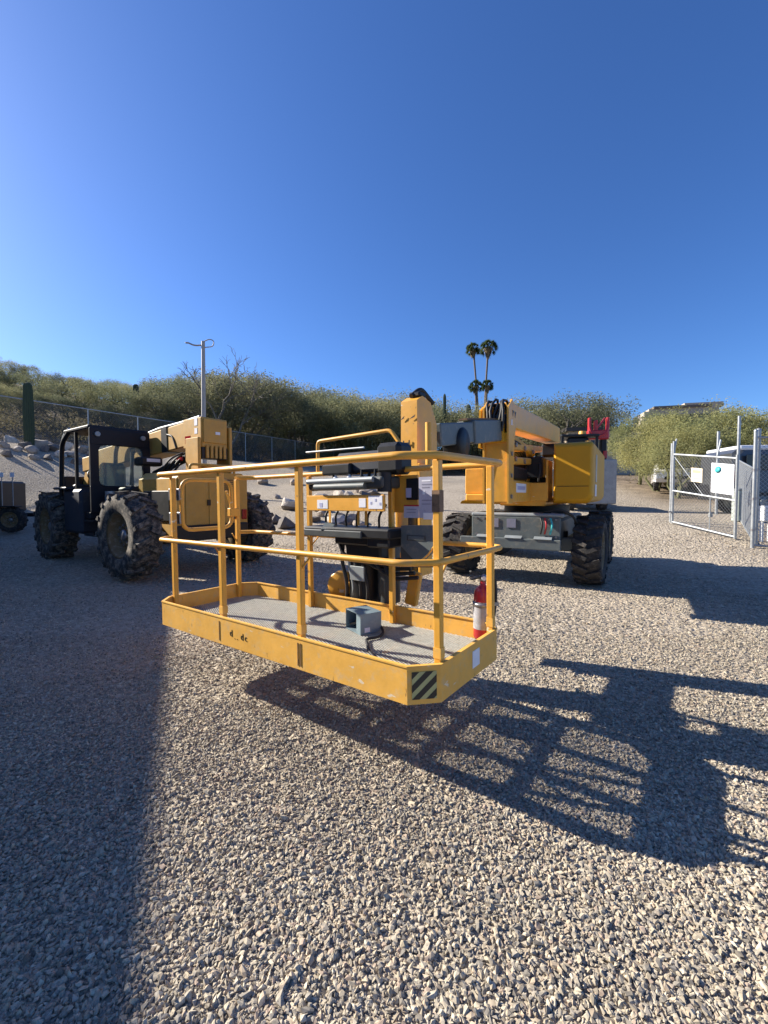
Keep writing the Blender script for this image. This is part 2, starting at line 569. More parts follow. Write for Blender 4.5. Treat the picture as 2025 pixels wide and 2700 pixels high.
def make_gravel():
    rng = np.random.default_rng(5)
    ico_v, ico_f = [], []
    b = bmesh.new()
    bmesh.ops.create_icosphere(b, subdivisions=1, radius=1)
    b.verts.index_update()
    ico_v = np.array([v.co[:] for v in b.verts]); ico_f = np.array([[v.index for v in f.verts] for f in b.faces])
    b.free()
    oct_v = np.array([[1, 0, 0], [-1, 0, 0], [0, 1, 0], [0, -1, 0], [0, 0, 1], [0, 0, -1]], float)
    oct_f = np.array([[0, 2, 4], [2, 1, 4], [1, 3, 4], [3, 0, 4], [2, 0, 5], [1, 2, 5], [3, 1, 5], [0, 3, 5]])
    V, F, C = [], [], []
    nv = 0
    pal = np.array([.98, .955, .85]) * np.array([[.40, .355, .30], [.34, .31, .28], [.46, .415, .36], [.25, .235, .225], [.43, .36, .30], [.52, .475, .41], [.36, .29, .255], [.185, .17, .16]])
    pw = np.array([.24, .2, .17, .11, .12, .07, .05, .04])

    def band(y0, y1, dens, smin, smax, bv, bf, jit):
        nonlocal nv
        area_n = int(dens * ((.98 * (y1 * y1 - y0 * y0)) + 1.6 * (y1 - y0)))
        y = y0 + (y1 - y0) * rng.random(area_n * 2)
        half = .98 * y + .8
        keep = rng.random(len(y)) < half / half.max()
        y = y[keep][:area_n]; half = half[keep][:area_n]
        x = (rng.random(len(y)) * 2 - 1) * half
        # stones lie thinner where the fines show through
        fine = np.sin(x * 1.1 + 1.7 * np.sin(y * .8 + .4)) + np.sin(y * 1.7 - 1.3 * np.sin(x * .7)) + .6 * np.sin(x * 3.1 + y * 2.3)
        ok = rng.random(len(y)) < np.clip(1.05 - (.02 + .07 * np.clip(y - 2.5, 0, 4)) * np.clip(fine + .4, 0, 3), .15, 1)
        x, y = x[ok], y[ok]
        k = len(y)
        s = smin + (smax - smin) * rng.random(k) ** 2.0 * np.where(rng.random(k) < .012, 1.7, 1)
        sc = np.stack([s * (.85 + .85 * rng.random(k)), s * (.6 + .45 * rng.random(k)), s * (.45 + .4 * rng.random(k))], 1)
        q = rng.normal(size=(k, 4)); q[:, 1:3] *= .45
        q /= np.linalg.norm(q, axis=1, keepdims=True)
        w, a, b_, c = q.T
        R = np.stack([1 - 2 * (b_ * b_ + c * c), 2 * (a * b_ - c * w), 2 * (a * c + b_ * w),
                      2 * (a * b_ + c * w), 1 - 2 * (a * a + c * c), 2 * (b_ * c - a * w),
                      2 * (a * c - b_ * w), 2 * (b_ * c + a * w), 1 - 2 * (a * a + b_ * b_)], 1).reshape(k, 3, 3)
        vv = bv[None] * (1 + jit * (rng.random((k, len(bv), 1)) - .5)) + jit * .25 * rng.normal(size=(k, len(bv), 3))
        vv = np.einsum('kij,kvj->kvi', R, vv * sc[:, None, :])
        z = zg_np(x, y) + s * (.0 + .7 * rng.random(k) ** 1.6)
        vv += np.stack([x, y, z], 1)[:, None, :]
        ff = bf[None] + (np.arange(k) * len(bv))[:, None, None] + nv
        ci = rng.choice(len(pal), k, p=pw)
        patch = np.sin(x * 1.7 + 2 * np.sin(y * .9)) * np.sin(y * 2.1 + 1.5 * np.sin(x * 1.1))
        col = pal[ci] * (.82 + .3 * rng.random((k, 1))) * (1 + .10 * patch[:, None])
        V.append(vv.reshape(-1, 3)); F.append(ff.reshape(-1, 3)); C.append(np.repeat(col, len(bv), 0))
        nv += k * len(bv)

    band(.75, 1.9, 9500, .0036, .0120, ico_v, ico_f, .55)
    band(.75, 1.9, 5500, .0062, .0115, oct_v, oct_f, .45)
    band(1.9, 2.9, 2200, .0062, .0125, oct_v, oct_f, .45)
    band(1.9, 2.9, 8200, .0036, .0122, oct_v, oct_f, .5)
    band(2.9, 4.3, 4600, .0042, .0125, oct_v, oct_f, .45)
    band(4.3, 6.5, 1500, .005, .0145, oct_v, oct_f, .45)
    band(6.5, 10.5, 380, .007, .019, oct_v, oct_f, .45)
    V = np.concatenate(V); F = np.concatenate(F); C = np.concatenate(C)
    me = bpy.data.meshes.new('gravel')
    me.vertices.add(len(V)); me.vertices.foreach_set('co', V.astype(np.float32).ravel())
    me.loops.add(len(F) * 3); me.loops.foreach_set('vertex_index', F.astype(np.int32).ravel())
    me.polygons.add(len(F))
    me.polygons.foreach_set('loop_start', np.arange(0, len(F) * 3, 3, dtype=np.int32))
    me.polygons.foreach_set('loop_total', np.full(len(F), 3, np.int32))
    me.polygons.foreach_set('use_smooth', np.zeros(len(F), bool))
    ca = me.attributes.new('stone', 'FLOAT_COLOR', 'POINT')
    ca.data.foreach_set('color', np.concatenate([C, np.ones((len(C), 1))], 1).astype(np.float32).ravel())
    me.materials.append(M_PEB)
    me.update(calc_edges=True)
    me.validate()
    o = bpy.data.objects.new('gravel', me)
    COL.objects.link(o)
    tag(o, 'loose crushed gravel stones covering the yard', 'gravel', kind='stuff')


make_gravel()


# ------------------------------------------------------------------ building left of the view whose shade falls on the yard
def steel_building():
    # long wall along direction e, wall top 5 m; a clad steel shed
    e = Vector((.423, -.906, 0)); n = Vector((.906, .423, 0))
    A = Vector((-14.72, 15.7, 0))
    Ln, H, Wd = 22.0, 5.0, 9.0
    rz = math.atan2(e.y, e.x)
    t = thing('steel_shed', (A.x, A.y, -.3), rz, 'tan metal clad workshop shed beside the yard, its shade on the gravel', 'building')
    # local: x along wall, y towards the yard (wall face at y=0), shed behind at y<0
    b = MB()
    prof = []
    k = int(Ln / .3)
    for i in range(k):
        x = i * .3
        prof += [(x, 0), (x + .15, 0), (x + .19, -.03), (x + .26, -.03)]
    prof.append((Ln, 0))
    vs = [(x, y, 0) for x, y in prof] + [(x, y, H + .3) for x, y in prof]
    m = len(prof)
    b.add(vs, [(i, i + 1, m + i + 1, m + i) for i in range(m - 1)])
    b.build('wall', M_CORR, t)
    b = MB(); b.box((0.02, -Wd / 2, (H + .3) / 2), (.05, Wd - .1, H + .3)); b.build('wall', M_CORR, t)
    b = MB(); b.box((Ln - .02, -Wd / 2, (H + .3) / 2), (.05, Wd - .1, H + .3)); b.build('wall', M_CORR, t)
    b = MB(); b.box((Ln / 2, -Wd, (H + .3) / 2), (Ln - .1, .05, H + .3)); b.build('wall', M_CORR, t)
    b = MB(); b.box((Ln / 2, -Wd / 2 + .02, H + .36), (Ln + .1, Wd + .1, .10)); r = b.build('roof', M_CORR, t)
    b = MB(); b.box((Ln / 2, .06, H + .25), (Ln, .1, .12)); b.build('gutter', M_GALV, r)
    for x in (5, 12):
        b = MB(); b.box((x, .04, 1.9), (3.2, .06, 3.2)); d = b.build('roller_door', M_LGREY, t)
        b = MB()
        for i in range(14): b.box((x, .085, .5 + i * .22), (3.1, .03, .03))
        b.build('door_rib', M_GALV, d)


steel_building()

# ------------------------------------------------------------------ wheels
def frame_mat(loc, ux, z=0):
    """4x4 with local x along ux (2-d) and z up"""
    ux = Vector((ux[0], ux[1], 0)).normalized()
    uy = Vector((-ux.y, ux.x, 0))
    M = Matrix((ux, uy, Vector((0, 0, 1)))).transposed().to_4x4()
    M.translation = Vector((loc[0], loc[1], z))
    return M


def wheel(parent, c, out, R, w, tyre_mat, rim_mat, nl=18, rim=.56, lug=.035, steer=0.0, name='wheel'):
    """wheel with its outer side towards the unit vector out (local to parent)"""
    c = Vector(c); out = Vector(out).normalized()
    if steer:
        out = Matrix.Rotation(steer, 3, 'Z') @ out
    rr = R * rim
    b = MB()
    b.lathe([(0, .10 * w), (rr * .30, .10 * w), (rr * .34, .22 * w), (rr * .55, .10 * w), (rr * .8, .05 * w), (rr * .92, .36 * w), (rr * 1.02, .42 * w), (rr * 1.02, -.42 * w), (0, -.42 * w)], c, out, 28)
    wo = b.build(name, rim_mat, parent)
    b = MB()
    b.lathe([(rr, .40 * w), (rr * 1.06, .46 * w), (R * .78, .50 * w), (R * .90, .47 * w), (R - lug, .36 * w), (R - lug * .8, 0), (R - lug, -.36 * w), (R * .90, -.47 * w), (R * .78, -.5 * w), (rr * 1.06, -.46 * w), (rr, -.40 * w)], c, out, 40)
    a = out.orthogonal().normalized()
    if abs(out.z) < .9: a = Vector((0, 0, 1))
    q = out.cross(a)
    for i in range(nl):
        for sd in (1, -1):
            ang = 2 * math.pi * (i + (0 if sd > 0 else .5)) / nl
            d = a * math.cos(ang) + q * math.sin(ang)
            tdir = -a * math.sin(ang) + q * math.cos(ang)
            # chevron lug running from the shoulder to past the centre line
            p_out = c + d * (R - lug * .75) + out * sd * w * .47 - tdir * R * .085
            p_in = c + d * (R - lug * .35) - out * sd * w * .02 + tdir * R * .075
            b.beam(p_out, p_in, R * .105, lug * 1.5, up=d)
            s_out = c + d * (R * .86) + out * sd * w * .485 - tdir * R * .11
            b.beam(p_out - d * lug * .2, s_out, R * .10, lug * .8, up=out * sd)
    b.build('tyre', tyre_mat, wo)
    b = MB()
    b.lathe([(0, .27 * w), (rr * .2, .27 * w), (rr * .26, .20 * w), (rr * .26, .08 * w)], c, out, 18)
    for i in range(8):
        w_ = 2 * math.pi * i / 8
        d = a * math.cos(w_) + q * math.sin(w_)
        b.cyl(c + d * rr * .43 + out * .13 * w, c + d * rr * .43 + out * .22 * w, .016 * R / .5, n=6)
    b.build('hub', M_STEEL, wo)
    return wo


# ------------------------------------------------------------------ boom lift
TF = (2.765, 7.905)
LIFT_Z = .03
lift = thing('boom_lift', (TF[0], TF[1], LIFT_Z), rad(-30), 'yellow articulating boom lift with a long railed work basket reaching to the front', 'boom lift')
LM = Matrix.Translation((TF[0], TF[1], LIFT_Z)) @ Matrix.Rotation(rad(-30), 4, 'Z')
LI = LM.inverted()

# basket frame: u along the long front side, v towards the machine, z up from the kick plate's lower edge
BY, BRX, BRY = -.6392, .0041, -.012
BL, BW, BC, HK, HM, HT = 2.464, .884, .1135, .172, .647, 1.14
BO = Vector((-1.780, 3.354, CAM_H - .9875))
BASK = Matrix.Translation(BO) @ (Matrix.Rotation(BY, 4, 'Z') @ Matrix.Rotation(BRX, 4, 'X') @ Matrix.Rotation(BRY, 4, 'Y'))
BM = LI @ BASK
OUT = [(BC, 0), (BL - BC, 0), (BL, BC), (BL, BW - BC), (BL - BC, BW), (BC, BW), (0, BW - BC), (0, BC)]


def bp(px, py, v):
    """basket coordinates of the point on the plane v that stands at (px, py)"""
    inv = BASK.inverted()
    o = inv @ Vector((0, 0, CAM_H))
    d = (inv @ at(px, py, 3.0)) - o
    t = (v - o.y) / d.y
    return o + d * t


def deck_pt(px, py, z=.062):
    """basket coordinates of the deck point that stands at (px, py)"""
    inv = BASK.inverted()
    o = inv @ Vector((0, 0, CAM_H))
    d = (inv @ at(px, py, 3.0)) - o
    return o + d * ((z - o.z) / d.z)


def inset(pts, q):
    cx, cy = BL / 2, BW / 2
    k = len(pts)
    res = []
    for i in range(k):
        p0, p1, p2 = Vector(pts[i - 1]), Vector(pts[i]), Vector(pts[(i + 1) % k])
        n1 = Vector((-(p1 - p0).y, (p1 - p0).x)).normalized()
        n2 = Vector((-(p2 - p1).y, (p2 - p1).x)).normalized()
        m = (n1 + n2); m = m / m.length_squared * 2
        res.append(p1 + m * q)
    return res


def make_basket():
    # kick plate: one folded sheet ring, the basket's body
    b = MB(BM)
    inn = inset(OUT, .008)
    k = 8
    vs = [(x, y, 0) for x, y in OUT] + [(x, y, HK) for x, y in OUT] + [(p.x, p.y, 0) for p in inn] + [(p.x, p.y, HK) for p in inn]
    fs = []
    for i in range(k):
        j = (i + 1) % k
        fs += [(i, j, k + j, k + i), (2 * k + j, 2 * k + i, 3 * k + i, 3 * k + j), (k + i, k + j, 3 * k + j, 3 * k + i), (j, i, 2 * k + i, 2 * k + j)]
    b.add(vs, fs)
    bk = b.build('basket', M_YELW, lift)
    # folded top lip
    b = MB(BM)
    lip = inset(OUT, -.004); lin = inset(OUT, .016)
    vs = [(p.x, p.y, HK) for p in lip] + [(p.x, p.y, HK) for p in lin] + [(p.x, p.y, HK + .008) for p in lip] + [(p.x, p.y, HK + .008) for p in lin]
    fs = []
    for i in range(k):
        j = (i + 1) % k
        fs += [(i, j, 8 + j, 8 + i), (16 + j, 16 + i, 24 + i, 24 + j), (i, 16 + i, 16 + j, j), (8 + j, 24 + j, 24 + i, 8 + i)]
    b.add(vs, fs); b.build('kick_plate_lip', M_YELW, bk)
    # open grating deck
    b = MB(BM)
    fz = .055
    sp, wd = .0145, .0034
    inn2 = inset(OUT, .012)

    def clip(p, d):
        t0, t1 = -1e9, 1e9
        for i in range(8):
            q0, q1 = inn2[i], inn2[(i + 1) % 8]
            n = Vector((-(q1 - q0).y, (q1 - q0).x))
            den = n.dot(d); num = n.dot(q0 - p)
            if abs(den) < 1e-9:
                if num > 0: return None
                continue
            t = num / den
            if den > 0: t0 = max(t0, t)
            else: t1 = min(t1, t)
        return (t0, t1) if t1 - t0 > .02 else None

    for lay, ang in enumerate((rad(24), rad(-24))):
        d = Vector((math.cos(ang), math.sin(ang))); n = Vector((-d.y, d.x))
        for i in range(-150, 240):
            p = Vector((BL / 2, BW / 2)) + n * (i * sp - .6)
            r = clip(p, d)
            if not r: continue
            p0, p1 = p + d * r[0], p + d * r[1]
            z = fz + lay * .0031
            w2 = n * wd / 2
            b.extrude([(p0.x - w2.x, p0.y - w2.y, z), (p1.x - w2.x, p1.y - w2.y, z), (p1.x + w2.x, p1.y + w2.y, z), (p0.x + w2.x, p0.y + w2.y, z)], (0, 0, .003))
    b.build('deck_grating', M_MESH, bk)
    # deck bearers
    for v in (.30, .59):
        b = MB(BM); b.box((BL / 2, v, .03), (BL - .03, .05, .04)); b.build('deck_bearer', M_YEL, bk)
    for u in (.5, .98, 1.46, 1.94):
        for v0, v1 in ((.012, .274), (.326, .564), (.616, BW - .012)):
            b = MB(BM); b.box((u, (v0 + v1) / 2, .028), (.045, v1 - v0, .036)); b.build('deck_bearer', M_YEL, bk)
    b = MB(BM); b.box((.78, .14, -.035), (.9, .08, .06), bev=.006); b.build('under_beam', M_YEL, bk)
    b = MB(BM); b.box((1.3, .52, -.045), (.10, .72, .08), bev=.006); b.build('under_beam', M_YEL, bk)
    # posts
    uF1, uF2 = bp(579, 1625, 0).x, bp(785, 1680, 0).x
    uB1, uB2 = bp(828, 1611, BW).x, bp(1042, 1651, BW).x
    ps = .036
    posts = [(ps / 2 + .01, BC + .04), (uF1, ps / 2 + .012), (uF2, ps / 2 + .012), (BL - ps / 2 - .01, BC + .03), (BL - ps / 2 - .01, BW - BC - .02),
             (uB2, BW - ps / 2 - .012), (uB1, BW - ps / 2 - .012), (ps / 2 + .01, BW - BC - .03)]
    for u, v in posts:
        b = MB(BM); b.box((u, v, (HT - .018 + .06) / 2), (ps, ps, HT - .018 - .06), bev=.004)
        p = b.build('post', M_YEL, bk)
    # rails follow the outline; the left end stays open for the gate
    def rail(z, r, name, o=.0):
        path = [(ps / 2, BC + .04), (o + .004, BC * .9), (BC * .85, .012), (BL - BC * 1.35, .012), (BL - .012, BC * 1.05), (BL - .012 + .02, BW - BC * .55),
                (BL - BC * .7, BW - .012), (BC, BW - .012), (.012, BW - BC), (ps / 2, BW - BC - .03)]
        b = MB(BM)
        b.tube(fillet([(u, v, z) for u, v in path], .035, 3), r, 10)
        return b.build(name, M_YEL, bk)
    rail(HT, .0195, 'top_rail')
    rail(HM, .0165, 'mid_rail')
    # sleeves where the posts are joined, bare brown metal
    for (u, v), zs in ((posts[3], (.93, .22)), (posts[4], (.22,)), (posts[1], (.22,)), (posts[2], (.22,))):
        for z in zs:
            b = MB(BM); b.box((u, v, z), (ps + .004, ps + .004, .10 if z > .5 else .05)); b.build('post_sleeve', M_YELW if z < .5 else M_RUSTY, bk)
    # small gusset braces below the mid rail
    for (u, v), du, dv in ((posts[1], -.09, 0), (posts[2], .09, 0), (posts[3], 0, .09), (posts[6], .1, 0), (posts[7], .0, -.06)):
        b = MB(BM); b.cyl((u, v, HM - .10), (u + du, v + dv, HM - .005), .006, n=6); b.build('gusset', M_YEL, bk)
    # swing gate in the left end
    v0, v1 = BC + .11, BW - BC - .09
    b = MB(BM)
    b.tube(fillet([(.03, v0, .70), (.03, v1, .70), (.03, v1, HT - .03), (.03, v0, HT - .03)], .09, 5, True), .0165, 10, closed=True)
    g = b.build('gate', M_YEL, bk)
    for z in (.80, .99):
        b = MB(BM)
        for vv_ in (BC + .045, BC + .105):
            b.box((.012, vv_, z), (.05, .042, .095), bev=.004)
        b.cyl((-.016, BC + .075, z - .05), (-.016, BC + .075, z + .05), .012, n=10)
        b.build('hinge', M_STEEL, bk)
    b = MB(BM); b.box((.03, v1 + .02, .83), (.05, .10, .075), bev=.006); b.build('gate_latch', M_YEL, bk)
    b = MB(BM); b.box((.0, BW - BC - .03, .80), (.05, .05, .06), bev=.008); b.build('latch_catch', M_DGREY, bk)
    b = MB(BM); b.beam((.03, v1 - .0, .88), (.03, v1 - .05, 1.02), .03, .012); b.build('gate_latch_lever', M_YEL, bk)
    # seams on the front kick plate
    for u in (uF1 - .005, uF2 + .0):
        b = MB(BM); b.box((u, -.0025, HK * .5), (.004, .003, HK * .75)); b.build('weld_seam', M_RUSTY, bk)
    b = MB(BM); b.box((uF2 + .022, -.0025, HK * .5), (.004, .003, HK * .75)); b.build('weld_seam', M_RUSTY, bk)
    # hazard stripes on the near corner chamfer
    cdir = Vector((BC, BC, 0)).normalized(); cn = Vector((cdir.y, -cdir.x, 0))
    o = Vector((BL - BC, 0, 0)) + cdir * .022 + cn * .0015
    wS, hS = BC * 1.414 - .044, HK * .74
    z0 = HK * .14
    b = MB(BM)
    b.extrude([o + Vector((0, 0, z0)), o + cdir * wS + Vector((0, 0, z0)), o + cdir * wS + Vector((0, 0, z0 + hS)), o + Vector((0, 0, z0 + hS))], cn * .001)
    b.mi = 1
    for i in range(-1, 4):
        s0 = i * hS * .5 - hS * .26
        poly = [(0, s0), (0, s0 + hS * .27), (wS, s0 + hS * .27 + wS * .95), (wS, s0 + wS * .95)]
        def cl(poly, lo, hi):
            for axis_hi, lim in ((False, lo), (True, hi)):
                outp = []
                for i_ in range(len(poly)):
                    a_, b_ = poly[i_ - 1], poly[i_]
                    ia = a_[1] <= lim if axis_hi else a_[1] >= lim
                    ib = b_[1] <= lim if axis_hi else b_[1] >= lim
                    if ia != ib:
                        t = (lim - a_[1]) / (b_[1] - a_[1])
                        outp.append((a_[0] + (b_[0] - a_[0]) * t, lim))
                    if ib: outp.append(b_)
                poly = outp
                if len(poly) < 3: return None
            return poly
        pc = cl(poly, 0, hS)
        if pc:
            b.extrude([o + cn * .0012 + cdir * x + Vector((0, 0, z0 + y)) for x, y in pc], cn * .001)
    tag(b.build('hazard_stripes', [M_HAZ, M_INK], bk), 'black and pale yellow hazard stripes')
    # worn lettering on the front kick plate (only fragments are left)
    letters = [('d', -.105, 0.0, .062), ('.', -.055, -.012, .05), ('.', -.03, -.012, .05), ('d', .01, -.004, .060), ('c', .052, -.004, .056)]
    uc = bp(632, 1676, 0).x
    for ch, du, dz, hgt in letters:
        letter_mesh(ch, hgt, BM @ (Matrix.Translation((uc + du, -.0016, HK * .42 + dz)) @ Matrix.Rotation(rad(90), 4, 'X')), bk, M_INK, 'lettering')
    # white label on the right end
    b = MB(BM); b.box((BL + .0016, BW * .55, HK * .55), (.002, .085, .09)); st = b.build('label', M_STICK, bk)
    # console group at the back ------------------------------------------------
    vb = BW - .03
    def plate(px0, py0, px1, py1, v, th, name, m, par=bk, bev=.004):
        p, q = bp(px0, py0, v), bp(px1, py1, v)
        b = MB(BM)
        b.box(((p.x + q.x) / 2, v + th / 2, (p.z + q.z) / 2), (abs(q.x - p.x), th, abs(q.z - p.z)), bev=bev)
        return b.build(name, m, par)
    cp = plate(808, 1307, 1013, 1349, vb - .16, .02, 'console_front_panel', M_YEL)
    plate(836, 1318, 864, 1341, vb - .1625, .002, 'label', M_STICK, bev=0)
    plate(842, 1326, 850, 1337, vb - .164, .001, 'label_print', M_STBLUE, bev=0)
    plate(946, 1314, 964, 1338, vb - .1625, .002, 'label', M_STICK, bev=0)
    plate(971, 1307, 1008, 1342, vb - .1625, .002, 'label', M_STICK, bev=0)
    for i, (x, y) in enumerate(((976, 1330), (988, 1322), (1000, 1332))):
        plate(x, y, x + 4, y - 7, vb - .164, .001, 'label_print', M_STBLUE, bev=0)
    # control box: dark housing with rolled front edge
    p, q = bp(818, 1290, vb - .16), bp(1008, 1262, vb - .16)
    w = q.x - p.x
    cx = (p.x + q.x) / 2
    b = MB(BM); b.box((cx, vb - .05, p.z + .035), (w, .22, .085), bev=.02, seg=3); cb = b.build('control_box', M_DGREY, bk)
    b = MB(BM); b.tube([(cx - w * .52, vb - .17, p.z + .055), (cx + w * .40, vb - .17, p.z + .055)], .020, 12); b.build('control_box_edge', M_LGREY, cb)
    b = MB(BM); b.tube([(cx - w * .40, vb - .172, p.z + .012), (cx + w * .30, vb - .172, p.z + .012)], .026, 12); b.build('hand_bar', M_GREY, cb)
    b = MB(BM); b.cyl((cx + w * .46, vb - .10, p.z - .03), (cx + w * .46, vb - .10, p.z + .10), .05, n=16); b.build('control_box_end', M_BLACK, cb)
    b = MB(BM); b.cyl((cx - w * .52, vb - .12, p.z + .03), (cx - w * .44, vb - .12, p.z + .03), .045, n=14); b.build('control_box_end', M_BLACK, cb)
    for i, fx in enumerate((-.25, -.05, .12, .3)):
        b = MB(BM)
        b.cyl((cx + w * fx, vb - .06, p.z + .07), (cx + w * fx, vb - .06, p.z + .13), .012, .007, n=8)
        b.cyl((cx + w * fx, vb - .06, p.z + .075), (cx + w * fx, vb - .06, p.z + .088), .026, .016, n=12)
        b.build('joystick', M_STICK if i in (0, 1) else M_BLACK, cb)
    b = MB(BM); b.box((cx + w * .05, vb + .03, p.z + .19), (w * .62, .16, .15), bev=.02); b.build('control_cover', M_SEAT, cb)
    b = MB(BM); b.box((cx + w * .46, vb + .02, p.z + .20), (w * .30, .18, .22), bev=.03); b.build('control_cover', M_BLACK, cb)
    b = MB(BM); b.box((cx - w * .22, vb - .01, p.z + .145), (w * .42, .16, .08), bev=.012); b.build('control_cover', M_BLACK, cb)
    for fx in (-.36, -.12, .15):
        b = MB(BM); b.tube([(cx + w * fx, vb + .0, p.z + .07), (cx + w * fx + .02, vb - .02, p.z + .16), (cx + w * fx + .06, vb + .03, p.z + .19)], .012, 8); b.build('control_hose', M_HOSE, cb)
    # pale prop bar lying above the console
    s, e = bp(808, 1193, vb + .02), bp(960, 1180, vb + .02)
    b = MB(BM); b.tube([s, e], .008, 8); b.build('cover_prop', M_GALV, bk)
    # guard hoop above the console
    P = [bp(838, 1245, vb + .03), bp(838, 1164, vb + .03), bp(1030, 1134, vb + .03), bp(1066, 1186, vb + .03), bp(1066, 1240, vb + .03)]
    b = MB(BM); b.tube(fillet(P, .035, 4), .0145, 10); b.build('console_guard', M_YEL, bk)
    # black tray below the console
    p, q = bp(806, 1414, vb - .18), bp(1030, 1380, vb - .18)
    cx2, w2 = (p.x + q.x) / 2, q.x - p.x
    b = MB(BM); b.box((cx2, vb - .08, p.z + .045), (w2, .24, .07), bev=.012); tr = b.build('tool_tray', M_BLACK, bk)
    b = MB(BM); b.box((cx2 - w2 * .13, vb - .205, p.z + .035), (w2 * .7, .02, .05), bev=.006); b.build('tray_lip', M_DGREY, tr)
    b = MB(BM); b.beam((cx2 - w2 * .2, vb - .20, p.z + .06), (cx2 - w2 * .27, vb - .10, p.z + .10), .08, .012); b.build('tray_flap', M_GREY, tr)
    b = MB(BM); b.box((cx2 + w2 * .36, vb - .10, p.z + .01), (w2 * .24, .16, .12), bev=.012); b.build('tray_end_box', M_BLACK, tr)
    for i in range(6):
        u_ = cx2 - w2 * .42 + w2 * .13 * i
        b = MB(BM); b.tube(fillet([(u_, vb - .02, p.z + .08), (u_ + .02, vb - .05, p.z + .16), (u_ + .05, vb + .0, p.z + .24)], .05, 3), .009, 6); b.build('control_cable', M_HOSE, tr)
    b = MB(BM); b.box((cx2 + w2 * .05, vb - .03, p.z - .02), (w2 * .6, .10, .07), bev=.012); b.build('tray_bracket', M_BLACK, tr)
    # hanging brackets between console and tray
    for px in (945, 965, 870):
        s, e = bp(px, 1345, vb - .08), bp(px, 1385, vb - .08)
        b = MB(BM); b.beam(s, e, .02, .006, up=(0, 1, 0)); b.build('bracket', M_YEL, bk)
    # broad mounting plate behind, yellow
    plate(1030, 1255, 1102, 1352, vb + .05, .02, 'mount_plate', M_YEL)
    plate(1070, 1262, 1103, 1318, vb + .035, .01, 'mount_cover', M_BLACK)
    plate(1070, 1287, 1084, 1312, vb + .03, .004, 'label', M_STBLUE, bev=0)
    # posters and document holder right of the post
    plate(1104, 1258, 1144, 1366, vb - .03, .003, 'safety_poster', M_PAPER, bev=0)
    plate(1065, 1333, 1104, 1366, vb - .028, .003, 'safety_poster', M_PAPER, bev=0)
    plate(1065, 1331, 1104, 1335, vb - .030, .003, 'poster_band', M_XRED, bev=0)
    for (x0, y0, x1, y1) in ((1112, 1266, 1136, 1269), (1112, 1276, 1138, 1278), (1112, 1284, 1132, 1286), (1114, 1294, 1120, 1304), (1112, 1318, 1138, 1320), (1112, 1328, 1136, 1330), (1072, 1342, 1098, 1344), (1072, 1350, 1096, 1352)):
        plate(x0, y0, x1, y1, vb - .0315, .001, 'poster_print', M_STICK if y0 in (1294, 1266) else M_STGREY, bev=0)
    plate(1116, 1352, 1144, 1370, vb - .034, .003, 'label', M_WHITE, bev=0)
    P = [bp(1057, 1386, vb - .06), bp(1143, 1386, vb - .06), bp(1143, 1448, vb - .06), bp(1108, 1482, vb - .06), bp(1096, 1482, vb - .06), bp(1057, 1440, vb - .06)]
    b = MB(BM); b.extrude(P, (0, .055, 0)); dh = b.build('document_holder', M_GREY, bk)
    P2 = [bp(1057, 1438, vb - .05), bp(1096, 1482, vb - .05), bp(1143, 1482, vb - .05), bp(1143, 1496, vb - .05), bp(1057, 1496, vb - .05)]
    b = MB(BM); b.extrude(P2, (0, .05, 0)); b.build('document_holder_back', M_DGREY, dh)
    plate(1072, 1410, 1122, 1428, vb - .063, .003, 'embossed_panel', M_DGREY, dh, bev=.001)
    plate(1076, 1413, 1118, 1425, vb - .0645, .002, 'embossed_panel', M_GREY, dh, bev=.0008)
    # tether cord near the corner
    s, e = bp(1110, 1478, .30), bp(1148, 1436, .20)
    b = MB(BM); b.tube([s, (s * .5 + e * .5) + Vector((0, 0, -.01)), e], .005, 6); b.build('tether', M_YELW, bk)
    return bk


def letter_mesh(ch, h, M, parent, m, name):
    cu = bpy.data.curves.new('glyph', 'FONT')
    cu.body = ch
    cu.size = h
    cu.extrude = .0006
    cu.align_x = 'LEFT'
    ob = bpy.data.objects.new('glyph', cu)
    COL.objects.link(ob)
    dg = bpy.context.evaluated_depsgraph_get()
    me = bpy.data.meshes.new_from_object(ob.evaluated_get(dg))
    bpy.data.objects.remove(ob)
    bpy.data.curves.remove(cu)
    me.transform(M)
    me.materials.clear(); me.materials.append(m)
    me.name = name
    o = bpy.data.objects.new(name, me)
    COL.objects.link(o)
    o.parent = parent
    return o


basket = make_basket()

